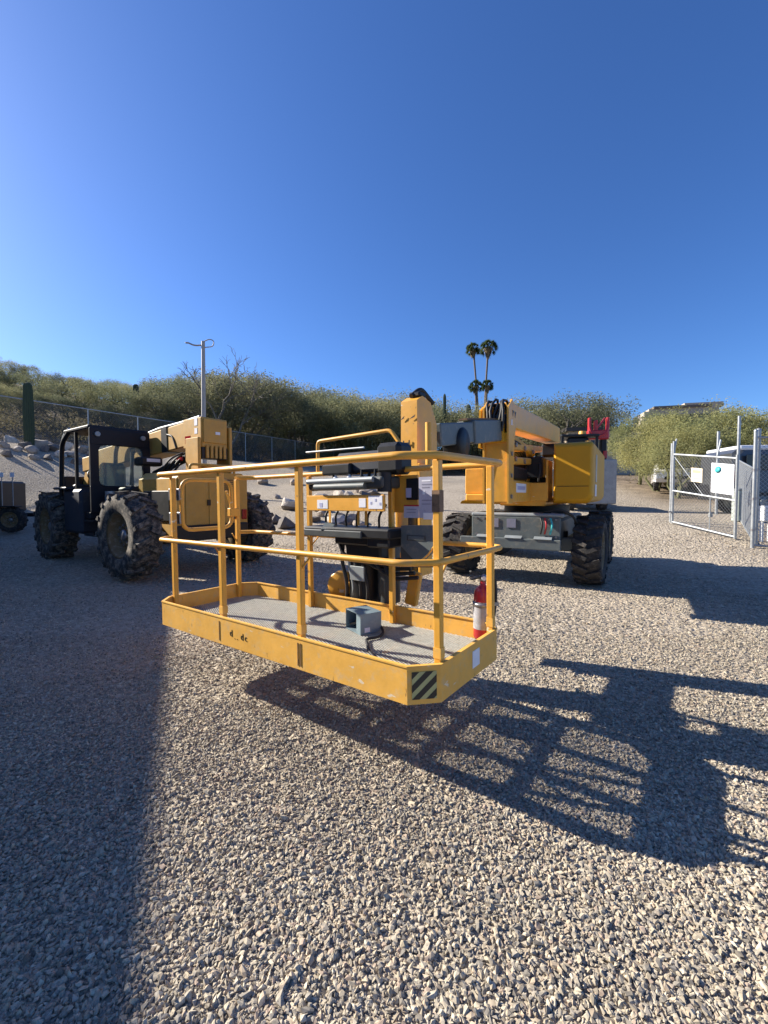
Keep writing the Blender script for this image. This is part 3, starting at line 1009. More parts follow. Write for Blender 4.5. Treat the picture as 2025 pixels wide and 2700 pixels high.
# things that lie or hang in the basket
def fire_extinguisher():
    p = bp(1272, 1673, .62)
    base = BASK @ deck_pt(1272, 1682)
    t = thing('fire_extinguisher', base, 0, 'red fire extinguisher with a white label strapped in the basket corner', 'extinguisher')
    b = MB(); b.lathe([(0, .0), (.050, .0), (.056, .012), (.056, .27), (.050, .30), (.034, .325), (.018, .335), (.018, .36)], (0, 0, 0), (0, 0, 1), 24); b.build('cylinder', M_XRED, t)
    b = MB(); b.lathe([(.0575, .065), (.0575, .235)], (0, 0, 0), (0, 0, 1), 24); b.build('paper_label', mat('grubby_label', (.34, .34, .36), .5, 0, .15, 20, (.22, .21, .20), .4), t)
    b = MB(); b.lathe([(.0, .36), (.022, .36), (.022, .395), (.012, .40), (.0, .40)], (0, 0, 0), (0, 0, 1), 12); v = b.build('valve', M_STEEL, t)
    b = MB(); b.beam((-.01, 0, .40), (-.085, -.03, .425), .02, .010); b.build('lever', M_BLACK, v)
    b = MB(); b.beam((-.01, 0, .385), (-.08, -.028, .375), .02, .010); b.build('lever', M_BLACK, v)
    b = MB(); b.tube(fillet([(.02, 0, .38), (.075, .0, .39), (.082, 0, .25), (.07, .0, .14)], .03, 4), .010, 8); b.build('hose', M_HOSE, t)
    b = MB(); b.lathe([(.060, .205), (.062, .205), (.062, .228), (.060, .228)], (0, 0, 0), (0, 0, 1), 24); b.box((.072, .0, .217), (.05, .03, .022)); b.build('strap', M_STEEL, t)
    b = MB(); b.cyl((0, -.02, .38), (0, -.034, .38), .014, n=12); b.build('gauge', M_WHITE, v)


fire_extinguisher()


def foot_pedal():
    q = bp(962, 1655, .50)
    base = BASK @ deck_pt(958, 1660)
    t = thing('foot_pedal', base, BY - rad(20), 'blue grey metal foot pedal housing lying on the basket deck', 'foot pedal')
    w, d, h, th = .20, .16, .135, .005
    b = MB()
    b.box((0, 0, h - th / 2), (w, d, th)); b.box((0, 0, th / 2), (w, d, th))
    b.box((w / 2 - th / 2, 0, h / 2), (th, d - .002, h - 2 * th - .001)); b.box((-w * .02, d / 2 - th / 2, h / 2), (w * .94, th, h - 2 * th - .001))
    b.box((-w / 2 + th / 2, 0, h / 2), (th, d - .002, h - 2 * th - .001))
    b.box((w * .36, -d / 2 + th / 2, h / 2), (w * .26, th, h - 2 * th - .001))
    b.build('housing', M_BLUEG, t)
    b = MB(); b.beam((-.09, -.02, .03), (.03, .02, .065), .09, .012); b.build('pedal', M_BLACK, t)
    b = MB(); b.box((.101, -.03, .028), (.002, .04, .03)); b.build('label', M_STICK, t)
    b = MB()
    b.tube(fillet([(.09, .085, .03), (.16, .06, .012), (.22, -.02, .012), (.2, -.10, .012), (.40, -.2, .012), (.66, -.26, .012)], .06, 5), .009, 8)
    b.build('cable', M_HOSE, t)


foot_pedal()

# ------------------------------------------------------------------ boom lift: jib, arms, turret, chassis (machine frame: x across, y back, z up)
def lw(p):
    """machine-frame coordinates of a world point"""
    return LI @ Vector(p)


def lift_machine():
    # --- chassis
    cx = -.06
    b = MB(); b.box((cx, .25, .83), (1.30, 3.0, .34), bev=.03); ch = b.build('chassis', M_GREY, lift)
    b = MB(); b.box((cx, -1.02, 1.06), (1.42, .62, .06), bev=.02); b.build('chassis_top_plate', M_LGREY, ch)
    b = MB(); b.box((cx - .02, -1.30, .86), (1.36, .06, .34), bev=.01); b.build('chassis_front_plate', M_GREY, ch)
    b = MB(); b.box((cx, -.86, .60), (1.72, .22, .22), bev=.02); b.build('front_axle', M_GREY, ch)
    b = MB(); b.box((cx, 1.35, .55), (1.72, .22, .22), bev=.02); b.build('rear_axle', M_GREY, ch)
    b = MB(); b.box((cx - .1, -1.36, .62), (1.55, .08, .16), bev=.01); b.build('front_bumper', M_GREY, ch)
    for x in (-.33, -.06):
        b = MB(); b.box((cx + x, -1.337, .93), (.14, .012, .14)); b.build('label', M_STGREY, ch)
    for x, w in ((-.48, .24), (-.02, .26), (.42, .26)):
        b = MB(); b.beam((cx + x, -1.415, .70), (cx + x, -1.34, .735), w, .012); b.build('bumper_step', M_LGREY, ch)
    for x0, c_ in ((.44, M_XRED), (.52, M_TEAL), (.38, M_HOSE)):
        b = MB(); b.tube(fillet([(cx + x0, -1.345, 1.02), (cx + x0 + .04, -1.40, .92), (cx + x0, -1.35, .78)], .06, 4), .014, 8); b.build('hydraulic_hose', c_, ch)
    for k in range(3):
        b = MB(); b.tube(fillet([(cx + .3 + .06 * k, -1.20, 1.05), (cx + .48 + .05 * k, -1.25, 1.13 + .02 * k), (cx + .8, -1.15, 1.08), (cx + .92, -1.0, .8)], .1, 5), .018, 8); b.build('hydraulic_hose', M_HOSE, ch)
    # --- wheels
    for x, y, sd in ((-1.09, -.87, -1), (.97, -.82, 1), (-1.07, 1.38, -1), (.96, 1.38, 1)):
        wheel(lift, (x, y, .525), (sd, 0, 0), .525, .40, M_TYRE, M_RIM, nl=17, steer=rad(-3))
    # --- slew ring
    b = MB(); b.cyl((0, 0, 1.0), (0, 0, 1.20), .56, n=40); b.build('slew_ring', M_BLACK, lift)
    # --- turret base and covers
    b = MB(); b.box((.0, .1, 1.27), (.72, 2.5, .14), bev=.02); tu = b.build('turret', M_YEL, lift)
    def hood(x0, x1, y0, y1, z0, z1, rc, name, m):
        # rounded lower corner towards the outside, rounded front edge
        seg = 6
        out_right = abs(x1) > abs(x0)
        pr = []
        xi, xo = (x0, x1) if out_right else (x1, x0)
        s = 1 if out_right else -1
        pr.append((xi, z0)); 
        for i in range(seg + 1):
            w = math.pi / 2 * i / seg
            pr.append((xo - s * rc + s * rc * math.sin(w), z0 + rc - rc * math.cos(w)))
        for i in range(seg + 1):
            w = math.pi / 2 * i / seg
            pr.append((xo - s * .06 + s * .06 * math.cos(w), z1 - .06 + .06 * math.sin(w)))
        pr.append((xi, z1))
        b = MB()
        rows = []
        ce = ((x0 + x1) / 2, (z0 + z1) / 2)
        sh = [(0, .93, .0), (.035, .985, 0), (.09, 1, 0)]
        ysec = [(y0, .84), (y0 + .015, .90), (y0 + .05, .96), (y0 + .11, 1.0), (y1 - .07, 1.0), (y1, .94)]
        vs = []; n = len(pr)
        for yy, q in ysec:
            for px, pz in pr: vs.append((ce[0] + (px - ce[0]) * q, yy, ce[1] + (pz - ce[1]) * q))
        fs = []
        for r in range(len(ysec) - 1):
            for i in range(n):
                j = (i + 1) % n
                fs.append((r * n + i, r * n + j, (r + 1) * n + j, (r + 1) * n + i))
        fs.append(tuple(range(n))[::-1]); fs.append(tuple(range((len(ysec) - 1) * n, len(ysec) * n)))
        b.add(vs, fs, False)
        return b.build(name, m, lift)
    hr = hood(.46, 1.02, -1.22, 1.35, 1.24, 2.16, .14, 'engine_hood', M_ORANGE)
    hl = hood(-.36, -.93, -1.18, 1.35, 1.22, 1.90, .12, 'tank_hood', M_ORANGE)
    b = MB(); b.box((-.645, -1.185, 1.60), (.56, .03, .42), bev=.012); b.build('hood_front_panel', M_YEL, hl)
    b = MB(); b.box((-.645, -1.22, 1.33), (.50, .10, .12), bev=.02); b.build('hood_lip', M_YEL, hl)
    b = MB(); b.box((.74, -1.223, 1.50), (.44, .008, .006)); b.build('hood_seam', M_BLACK, hr)
    b = MB(); b.box((1.024, -.72, 1.78), (.006, .22, .42)); b.build('hood_vent', M_GALV, hr)
    b = MB(); b.box((1.026, -.80, 1.44), (.006, .26, .18)); b.build('label', M_STICK, hr)
    b = MB(); b.cyl((.80, -.2, 2.15), (.80, -.2, 2.24), .075, .06, n=16); b.build('beacon', M_ORANGE, hr)
    b = MB(); b.box((.2, .9, 2.22), (.5, .7, .26), bev=.05); b.build('counterweight_cover', M_BLACK, lift)
    # turret front frame with its label
    b = MB()
    b.box((.06, -1.16, 1.42), (.66, .05, .28), bev=.008)
    fp = b.build('turret_front_frame', M_YEL, lift)
    for x in (-.24, .37):
        b = MB(); b.box((x, -.95, 1.60), (.03, .42, .62), bev=.006); b.build('turret_side_plate', M_YEL, lift)
    b = MB(); b.box((.08, -.6, 1.5), (.5, .5, .3)); b.build('turret_valve_block', M_BLACK, lift)
    # --- arms: knuckle plates at the front of the folded lower arm
    yk = -2.55
    for x in (-.155, .155):
        P = [(x - .012, yk - .12, 1.26), (x - .012, yk + .10, 1.26), (x - .012, yk + .16, 2.1), (x - .012, yk + .30, 2.50), (x - .012, yk + .02, 2.60), (x - .012, yk - .16, 2.48)]
        b = MB(); b.extrude(P, (.024, 0, 0)); kn = b.build('knuckle_plate', M_YEL, lift)
        if x > 0:
            b = MB(); b.box((x + .0135, yk + .0, 2.30), (.003, .05, .07)); b.build('label', M_STICK, kn)
            for i in (0, 1):
                b = MB(); b.extrude([(x + .013, yk + .02 + .12 * i, 2.46), (x + .013, yk + .10 + .12 * i, 2.46), (x + .013, yk + .05 + .12 * i, 2.38)], (.002, 0, 0)); b.build('arrow_print', M_INK, kn)
            for z in (1.35, 1.62, 1.9):
                b = MB(); b.cyl((x + .012, yk, z), (x + .03, yk, z), .028, n=12); b.build('pivot_pin', M_STEEL, kn)
    b = MB(); b.box((0, yk - .10, 1.70), (.29, .02, .84), bev=.006); b.build('knuckle_front_plate', M_YEL, lift)
    b = MB(); b.box((-.02, yk - .115, 2.10), (.34, .05, .12), bev=.01); b.build('knuckle_cross_plate', M_ORANGE, lift)
    for z, z2 in ((2.0, 2.17), (1.82, 1.95)):
        b = MB(); b.beam((.0, yk + .06, z), (.0, -.2, z2), .26, .10, bev=.015); b.build('lower_arm', M_YEL, lift)
    b = MB(); b.cyl((0.05, yk + .3, 2.14), (0.05, -.8, 2.05), .075, n=18); cy = b.build('lift_cylinder', M_ORANGE, lift)
    b = MB(); b.cyl((0.05, yk + .15, 2.15), (0.05, yk + .3, 2.14), .035, n=14); b.build('cylinder_rod', M_GALV, cy)
    # main boom from the rear pivot to the knuckle
    b = MB(); b.beam((0, yk + .12, 2.42), (0.02, 1.6, 2.62), .27, .34, bev=.02); mb = b.build('main_boom', M_YEL, lift)
    for i in range(4):
        b = MB(); b.box((.1375, yk + 1.05 + .16 * i, 2.46), (.003, .10, .13)); b.build('boom_print', M_RUSTY, mb)
    # hose bundle over the knuckle
    for i in range(7):
        x = -.10 + .032 * i
        jr = random.Random(i)
        q_, z_ = jr.uniform(.84, 1.08), jr.uniform(-.03, .02)
        pts = []
        for k in range(9):
            w = rad(-30 + 26 * k)
            pts.append((x + .02 * math.sin(k * 1.3 + i), yk - .02 - .20 * math.cos(w) * .9 * q_, 2.30 + z_ + .27 * q_ * math.sin(w)))
        b = MB(); b.tube(pts, .017, 8); b.build('hydraulic_hose', M_HOSE, lift)
    b = MB(); b.cyl((-.14, yk, 2.28), (.14, yk, 2.28), .13, n=24); b.build('hose_drum', M_BLACK, lift)
    for x in (-.205,):
        P = [(x - .015, yk - .16, 1.98), (x - .015, yk + .12, 1.98), (x - .015, yk + .14, 2.40), (x - .015, yk + .02, 2.54), (x - .015, yk - .14, 2.46)]
        b = MB(); b.extrude(P, (.03, 0, 0)); b.build('boom_end_bracket', M_ORANGE, lift)
    # telescopic section between knuckle and jib
    J = lw(at(1110, 1150, 4.05))
    s = Vector((-.02, yk - .05, 2.20)); e = Vector((J.x + .05, J.y + .15, J.z + .02))
    b = MB(); b.beam(s, s + (e - s) * .55, .22, .26, bev=.012); b.build('telescope', M_GREY, lift)
    b = MB(); b.beam(s + (e - s) * .5, e, .18, .22, bev=.012); b.build('telescope_inner', M_GREY, lift)
    b = MB(); q0 = s + (e - s) * .72; b.lathe([(0, -.10), (.14, -.10), (.16, -.08), (.16, .08), (.14, .10), (0, .10)], q0 + Vector((.02, 0, -.10)), (1, 0, 0), 24); b.build('telescope_roller', M_BLACK, lift)
    b = MB(); b.beam(s + Vector((.0, 0, .145)), s + (e - s) * .6 + Vector((0, 0, .15)), .10, .02); b.build('cable_track', M_RUSTY, lift)
    dv = (e - s).normalized()
    b = MB(); b.beam(s - dv * .02, s + dv * .12, .26, .30, bev=.01); b.build('telescope_collar', M_ORANGE, lift)
    for z, x in ((2.02, .135), (1.83, .135)):
        for yy in (yk + .35, yk + .9, yk + 1.5):
            b = MB(); b.cyl((x - .004, yy, z + .03), (x + .02, yy, z + .03), .035, n=12); b.build('pivot_pin', M_STEEL, lift)
    for i in range(5):
        b = MB(); b.tube(fillet([(-.10 + .05 * i, yk + .15, 2.12), (-.12 + .06 * i, yk + .7, 2.02 + .02 * i), (-.05 + .03 * i, -1.3, 2.0), (.02 * i, -.9, 1.7)], .2, 4), .016, 8); b.build('hydraulic_hose', M_HOSE, lift)
    b = MB(); b.beam((.0, yk + .0, 1.42), (.0, -1.02, 1.42), .27, .30, bev=.012); lb = b.build('lower_boom', M_YEL, lift)
    b = MB(); b.box((.137, yk + .72, 1.47), (.003, .62, .13)); b.build('label', M_STICK, lb)
    b = MB(); b.box((.1395, yk + .72, 1.47), (.002, .48, .05)); b.build('label', M_STBLUE, lb)
    b = MB(); b.box((.0, yk + .75, 1.68), (.22, 1.0, .18), bev=.02); b.build('arm_valve_block', M_BLACK, lift)
    b = MB(); b.cyl((.0, yk + .35, 1.62), (.0, -.9, 1.62), .07, n=16); b.build('lift_cylinder', M_YEL, lift)
    b = MB(); b.cyl((.0, yk + .05, 1.64), (.0, yk + .35, 1.62), .035, n=12); b.build('cylinder_rod', M_GALV, lift)
    b = MB(); b.box((.02, -.98, 1.80), (.56, .3, .34), bev=.02); b.build('turret_valve_block', M_BLACK, lift)
    for x in (-.16, .05, .25):
        b = MB(); b.tube(fillet([(x, -1.20, 1.58), (x + .03, -1.24, 1.72), (x, -1.12, 1.86)], .06, 4), .016, 8); b.build('hydraulic_hose', M_HOSE, lift)
    for x in (-.62, -.5, .5, .6):
        for z in (.74, 1.0):
            b = MB(); b.cyl((cx + x, -1.325, z), (cx + x, -1.345, z), .018, n=6); b.build('bolt', M_STEEL, ch)
    for x in (-.72, .62):
        b = MB(); b.cyl((cx + x, -.86, .62), (cx + x, -.86, .80), .09, n=14); b.build('king_pin', M_BLACK, ch)
        b = MB(); b.cyl((cx + x * .5, -1.05, .58), (cx + x * 1.02, -1.02, .58), .03, n=10); b.build('steer_cylinder', M_STEEL, ch)
    # --- jib: hangs from the head down to the basket mount
    Jt, Jb = at(1108, 1052, 4.02), at(1000, 1560, 3.72)
    # jib box in basket-parallel orientation
    top = BASK.inverted() @ Jt
    JM = LI @ BASK
    b = MB(JM)
    u0, v0 = top.x, top.y
    zt = top.z
    P = [(u0 - .155, v0 - .13, zt - .66), (u0 - .145, v0 - .13, zt - .10), (u0 - .09, v0 - .13, zt), (u0 + .07, v0 - .13, zt + .005), (u0 + .155, v0 - .13, zt - .12), (u0 + .165, v0 - .13, zt - .44), (u0 + .08, v0 - .13, zt - .66)]
    # side profile turned so that its broad lit face looks along -u
    b = MB(JM)
    prof = [(v0 - .20, zt - .78), (v0 - .19, zt - .05), (v0 - .10, zt), (v0 + .04, zt - .04), (v0 + .15, zt - .22), (v0 + .15, zt - .50), (v0 + .02, zt - .78)]
    b.extrude([(u0 - .085, v, z) for v, z in prof], (.17, 0, 0))
    jb = b.build('jib_head', M_YEL, lift)
    b = MB(JM); b.box((u0 + .02, v0 - .08, zt + .012), (.12, .12, .05), bev=.015); b.build('jib_head_cap', M_BLACK, jb)
    b = MB(JM); b.tube(fillet([(u0 + .0, v0 - .15, zt + .0), (u0 + .02, v0 - .02, zt + .09), (u0 + .04, v0 + .16, zt - .02)], .06, 4), .022, 8); b.build('hydraulic_hose', M_HOSE, jb)
    for du, dz, ln in ((-.06, -.20, .02), (.045, -.20, .03)):
        b = MB(JM); b.extrude([(u0 + du - ln, v0 - .206, zt + dz - .012), (u0 + du + ln * .6, v0 - .206, zt + dz), (u0 + du + ln, v0 - .206, zt + dz + .022), (u0 + du, v0 - .206, zt + dz + .008)], (0, .004, 0)); b.build('arrow_print', M_INK, jb)
    for dz in (-.42,):
        b = MB(JM)
        b.box((u0 - .05, v0 - .206, zt + dz), (.012, .004, .05)); b.box((u0 + .01, v0 - .206, zt + dz), (.012, .004, .05)); b.box((u0 - .02, v0 - .207, zt + dz), (.055, .004, .012))
        b.build('mark_print', M_INK, jb)
    # jib linkage below the head
    zb = -.05
    b = MB(JM); b.box((u0 - .14, v0 - .10, (zt - .6 + .25) / 2), (.03, .20, zt - .6 - .25), bev=.006); b.build('jib_plate', M_YEL, lift)
    b = MB(JM); b.box((u0 + .10, v0 - .10, (zt - .6 + .25) / 2), (.03, .20, zt - .6 - .25), bev=.006); b.build('jib_plate', M_YEL, lift)
    b = MB(JM); b.cyl((u0 - .02, v0 - .10, .2), (u0 - .02, v0 - .10, zt - .5), .05, n=16); b.build('jib_cylinder', M_DGREY, lift)
    b = MB(JM); b.cyl((u0 + .2, v0 - .19, zt - .26), (u0 + .2, v0 - .19, zt - .62), .03, n=12); b.build('jib_rod', M_YEL, lift)
    # rotator between jib and basket: vertical dark cylinder with yellow ears
    rc = bp(965, 1500, BW + .16)
    b = MB(JM); b.cyl((rc.x, BW + .16, .10), (rc.x, BW + .16, .62), .135, n=28); ro = b.build('rotator', M_BLACK, lift)
    b = MB(JM); b.cyl((rc.x + .24, BW + .14, .16), (rc.x + .24, BW + .14, .60), .085, n=20); b.build('rotator_motor', M_DGREY, ro)
    b = MB(JM); b.box((rc.x + .12, BW + .02, .56), (.34, .10, .12), bev=.015); b.build('valve_block', M_BLACK, ro)
    for i_ in range(5):
        b = MB(JM); b.tube(fillet([(rc.x - .16 + .05 * i_, BW + .01, .66), (rc.x - .10 + .09 * i_, BW - .005 + .012 * i_, .50), (rc.x + .12 + .05 * i_, BW + .03, .47 - .03 * i_), (rc.x + .42 + .03 * i_, BW + .08, .50 - .03 * i_)], .08, 4), .014, 8); b.build('hydraulic_hose', M_HOSE, ro)
    b = MB(JM); b.cyl((rc.x, BW + .16, .60), (rc.x, BW + .16, .68), .16, n=28); b.build('rotator_flange', M_BLACK, ro)
    b = MB(JM); b.box((rc.x + .03, BW + .02, .37), (.14, .02, .11), bev=.003); b.build('label', M_LGREY, ro)
    for i in range(4):
        x = rc.x - .12 + .07 * i
        b = MB(JM); b.tube(fillet([(x, BW + .03, .60), (x - .02, BW - .01 + .04, .45), (x + .03, BW + .04, .28), (x + .01, BW + .05, .12)], .08, 4), .016, 8); b.build('hydraulic_hose', M_HOSE if i != 1 else M_LGREY, ro)
    e0 = bp(905, 1545, BW + .12)
    b = MB(JM); b.lathe([(0, -.03), (.115, -.03), (.13, -.02), (.13, .02), (.115, .03), (0, .03)], (e0.x, BW + .12, e0.z), (-.35, .93, .05), 24); b.build('rotator_ear', M_YEL, ro)
    b = MB(JM); b.beam((e0.x + .10, BW + .12, e0.z + .06), (e0.x + .30, BW + .12, .03), .06, .16, bev=.01); b.build('rotator_arm', M_YEL, ro)
    e1 = bp(1092, 1550, BW + .2)
    b = MB(JM); b.beam((e1.x + .02, BW + .2, e1.z + .12), (e1.x - .03, BW + .2, e1.z - .13), .10, .05, up=(0, 1, 0), bev=.01); b.build('rotator_arm', M_YEL, ro)
    b = MB(JM); b.beam((rc.x + .1, BW + .14, .56), (u0, v0 - .05, .58), .22, .14, bev=.02); b.build('jib_foot', M_DGREY, lift)
    b = MB(JM); b.box((rc.x + .02, BW + .03, .05), (.5, .05, .08), bev=.006); b.build('basket_mount', M_YEL, ro)


lift_machine()

# ------------------------------------------------------------------ telehandler (frame: x to its right, y forward = away from the view, z up; origin at the rear axle)
def telehandler():
    hx, hy = -.80, .60
    rgt = Vector((.6, .8))
    RL = Vector((-4.12, 7.03))
    O = RL + rgt * 1.08
    rz = math.atan2(rgt.y, rgt.x)
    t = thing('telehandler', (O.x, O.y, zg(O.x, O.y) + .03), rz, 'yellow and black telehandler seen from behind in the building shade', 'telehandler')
    R = .69
    for x, y, sd, st in ((-1.08, 0, -1, rad(3)), (1.08, 0, 1, rad(3)), (-1.08, 3.4, -1, 0), (1.08, 3.4, 1, 0)):
        wheel(t, (x, y, R), (sd, 0, 0), R, .44, M_TYREM, M_RIM, nl=15, lug=.045, steer=st, rim=.53)
    b = MB(); b.box((0, 1.7, .85), (.95, 4.6, .5), bev=.03); fr = b.build('frame', M_BLACK, t)
    b = MB(); b.box((0, 0, .69), (1.7, .26, .26), bev=.03); b.build('rear_axle', M_BLACK, fr)
    b = MB(); b.box((0, 3.4, .69), (1.7, .26, .26), bev=.03); b.build('front_axle', M_BLACK, fr)
    # rear yellow body
    P = [(-.62, .60), (.66, .60), (.72, .8), (.72, 1.62), (.60, 1.72), (-.50, 1.72), (-.62, 1.60)]
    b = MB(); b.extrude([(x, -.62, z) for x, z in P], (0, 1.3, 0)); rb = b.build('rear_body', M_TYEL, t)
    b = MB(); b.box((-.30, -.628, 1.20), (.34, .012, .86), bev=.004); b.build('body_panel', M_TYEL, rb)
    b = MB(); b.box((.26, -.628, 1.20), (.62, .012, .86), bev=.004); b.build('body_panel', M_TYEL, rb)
    b = MB(); b.cyl((.14, -.63, 1.46), (.14, -.65, 1.46), .055, n=16); b.build('reflector', M_STICK, rb)
    for x, z, w, h in ((-.06, 1.20, .06, .10), (.34, 1.06, .10, .07), (.36, 1.32, .07, .22)):
        b = MB(); b.box((x, -.638, z), (w, .01, h)); b.build('latch', M_BLACK if h < .2 else M_RIM, rb)
    b = MB(); b.extrude([(-.60, -.66, 1.35), (-.60, -.66, 1.66), (-.42, -.64, 1.66)], (0, .02, 0)); b.build('corner_gusset', M_TYEL, rb)
    b = MB(); b.box((0, -.66, .70), (1.36, .10, .26), bev=.02); b.build('rear_bumper', M_BLACK, rb)
    for i in range(6):
        b = MB(); b.box((.26, -.638, 1.42 + .035 * i), (.30, .012, .016)); b.build('grille_slot', M_BLACK, rb)
    for x in (-.56, .64):
        b = MB(); b.box((x, -.64, .98), (.10, .04, .18), bev=.01); b.build('tail_light', M_TAIL, rb)
    b = MB(); b.tube(fillet([(-.40, -.63, 1.72), (-.40, -.66, 1.84), (.44, -.66, 1.84), (.44, -.63, 1.72)], .06, 4), .022, 8); b.build('grab_rail', M_TYEL, rb)
    b = MB(); b.box((-.64, .0, 1.15), (.03, .9, .5), bev=.01); b.build('side_panel', M_BLACK, rb)
    b = MB(); b.box((.30, -.1, 1.80), (.5, .7, .14), bev=.03); b.build('top_cover', M_TYEL, rb)
    b = MB(); b.cyl((.62, .1, 1.7), (.62, .1, 2.25), .05, n=12); b.build('exhaust', M_STEEL, rb)
    for i in range(4):
        b = MB(); b.tube(fillet([(-.30 + .07 * i, .5, 1.75), (-.25 + .09 * i, .3, 1.98), (-.05 + .05 * i, .2, 2.10)], .1, 4), .018, 8); b.build('hydraulic_hose', M_HOSE, t)
    # boom: rear head box and boom reaching forward
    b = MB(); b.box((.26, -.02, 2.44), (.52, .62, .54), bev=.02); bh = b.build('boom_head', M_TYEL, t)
    b = MB(); b.box((.26, -.345, 2.47), (.46, .02, .42), bev=.008); b.build('boom_rear_plate', M_TYEL, bh)
    b = MB(); b.box((.30, -.362, 2.44), (.09, .006, .05)); b.build('label', M_STICK, bh)
    for i in range(5):
        b = MB(); b.box((.10 + .085 * i, -.34, 2.10), (.05, .05, .22), bev=.004); b.build('boom_rib', M_TYEL, bh)
    b = MB(); b.box((.26, -.20, 2.08), (.50, .26, .20)); b.build('boom_foot', M_BLACK, bh)
    b = MB(); b.box((.56, -.16, 2.22), (.06, .42, .72), bev=.01); b.build('boom_side_plate', M_TYEL, t)
    b = MB(); b.box((-.06, -.16, 2.06), (.06, .42, .56), bev=.01); b.build('boom_side_plate', M_TYEL, t)
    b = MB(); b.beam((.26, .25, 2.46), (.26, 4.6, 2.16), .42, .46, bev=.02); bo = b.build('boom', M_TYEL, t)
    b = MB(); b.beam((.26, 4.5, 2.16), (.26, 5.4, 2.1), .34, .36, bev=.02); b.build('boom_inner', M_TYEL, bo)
    b = MB(); b.beam((.26, .95, 2.42), (.26, 1.18, 2.41), .45, .50, bev=.01); b.build('boom_collar', M_BLACK, bo)
    b = MB(); b.tube([(.12, -.1, 2.74), (.14, .6, 2.70), (.12, 1.4, 2.66), (.16, 2.4, 2.57), (.14, 3.2, 2.50)], .035, 8); b.build('boom_hose', M_LGREY, bo)
    b = MB(); b.tube([(.26, -.0, 2.735), (.28, .7, 2.69), (.26, 1.6, 2.63), (.28, 2.6, 2.55)], .03, 8); b.build('boom_hose', M_WHITE, bo)
    for y, z, h, w, m in ((-.16, 2.63, .13, .10, M_STICK), (-.16, 2.47, .10, .09, M_STICK), (.12, 2.33, .14, .18, M_TAIL), (-.14, 2.27, .09, .1, M_STICK)):
        b = MB(); b.box((-.0025, y, z), (.004, w, h)); b.build('label', m, bh)
    b = MB(); b.tube(fillet([(.045, .62, 2.22), (.045, .75, 2.46), (.045, .95, 2.50)], .12, 5), .018, 8); b.build('boom_hose', M_HOSE, bo)
    b = MB(); b.cyl((.02, .15, 2.02), (.02, 1.4, 1.75), .07, n=14); b.build('lift_cylinder', M_BLACK, t)
    b = MB(); b.box((.06, .32, 2.0), (.26, .2, .09), bev=.02); b.build('tail_lamp_bar', M_TAIL, t)
    b = MB(); b.box((-.34, .9, 1.95), (.4, .3, .16), bev=.03); b.build('hydraulic_cover', M_BLACK, t)
    b = MB(); b.box((-.32, .746, 1.97), (.24, .01, .06)); b.build('label', M_STICK, t)
    # cab, left side
    x0, x1, y0, y1, zb, zt = -1.08, -.02, 1.55, 3.05, 1.0, 2.56
    b = MB()
    fw = .10
    # rear frame with a window opening
    wz0, wz1 = 1.50, 2.26
    b.box(((x0 + x1) / 2, y0, (zb + wz0) / 2), (x1 - x0, .06, wz0 - zb), bev=.01)
    b.box(((x0 + x1) / 2, y0, (wz1 + zt) / 2), (x1 - x0, .06, zt - wz1), bev=.01)
    b.box((x0 + .07, y0, (wz0 + wz1) / 2), (.14, .06, wz1 - wz0 + .01))
    b.box((x1 - .07, y0, (wz0 + wz1) / 2), (.14, .06, wz1 - wz0 + .01))
    for sx, sz in ((0, 0), (0, 1), (1, 0), (1, 1)):
        X = x0 + .14 if sx == 0 else x1 - .14
        Z = wz0 if sz == 0 else wz1
        dx, dz = (1 if sx == 0 else -1), (1 if sz == 0 else -1)
        b.extrude([(X, y0 - .03, Z), (X + dx * .10, y0 - .03, Z), (X + dx * .03, y0 - .03, Z + dz * .03), (X, y0 - .03, Z + dz * .10)], (0, .06, 0))
    cab = b.build('cab', M_CABBLK, t)
    b = MB(); b.box(((x0 + x1) / 2, y0, (wz0 + wz1) / 2), (x1 - x0 - .27, .008, wz1 - wz0 - .005)); b.build('rear_window', M_GLASS, cab)
    b = MB(); b.box(((x0 + x1) / 2, (y0 + y1) / 2 - .1, zt + .02), (x1 - x0 + .02, y1 - y0 - .25, .07), bev=.02); b.build('cab_roof', M_CABBLK, cab)
    for x in (x0 + .03, x1 - .03):
        P = fillet([(x, y1 - .40, zt + .0), (x, y1 - .02, zt - .18), (x, y1 + .10, zb + .25), (x, y1 + .02, zb - .1)], .18, 5)
        b = MB(); b.tube(P, .042, 8); b.build('cab_pillar', M_CABBLK, cab)
        b = MB(); b.box((x, y0 + .72, (zb + zt) / 2 + .1), (.05, .05, zt - zb - .25)); b.build('cab_pillar', M_CABBLK, cab)
    b = MB(); b.tube(fillet([(x0 + .03, y1 - .45, zt + .07), (x0 + .03, y1 - .12, zt - .06), (x0 + .03, y1 - .02, zt - .3)], .15, 5), .03, 8); b.build('cab_roof_rail', M_LGREY, cab)
    b = MB(); b.box(((x0 + x1) / 2, (y0 + y1) / 2, zb - .05), (x1 - x0, y1 - y0, .14), bev=.02); b.build('cab_floor', M_CABBLK, cab)
    b = MB(); b.box((x1 - .02, (y0 + y1) / 2, 1.22), (.04, y1 - y0 - .1, .40), bev=.01); b.build('cab_side_panel', M_CABBLK, cab)
    b = MB(); b.box(((x0 + x1) / 2, y0 + .62, 1.36), (.48, .42, .12), bev=.03)
    b.box(((x0 + x1) / 2, y0 + .38, 1.68), (.46, .12, .56), bev=.05); b.build('seat', M_BLACK, cab)
    b = MB()
    sw = Vector(((x0 + x1) / 2, y1 - .42, 1.72))
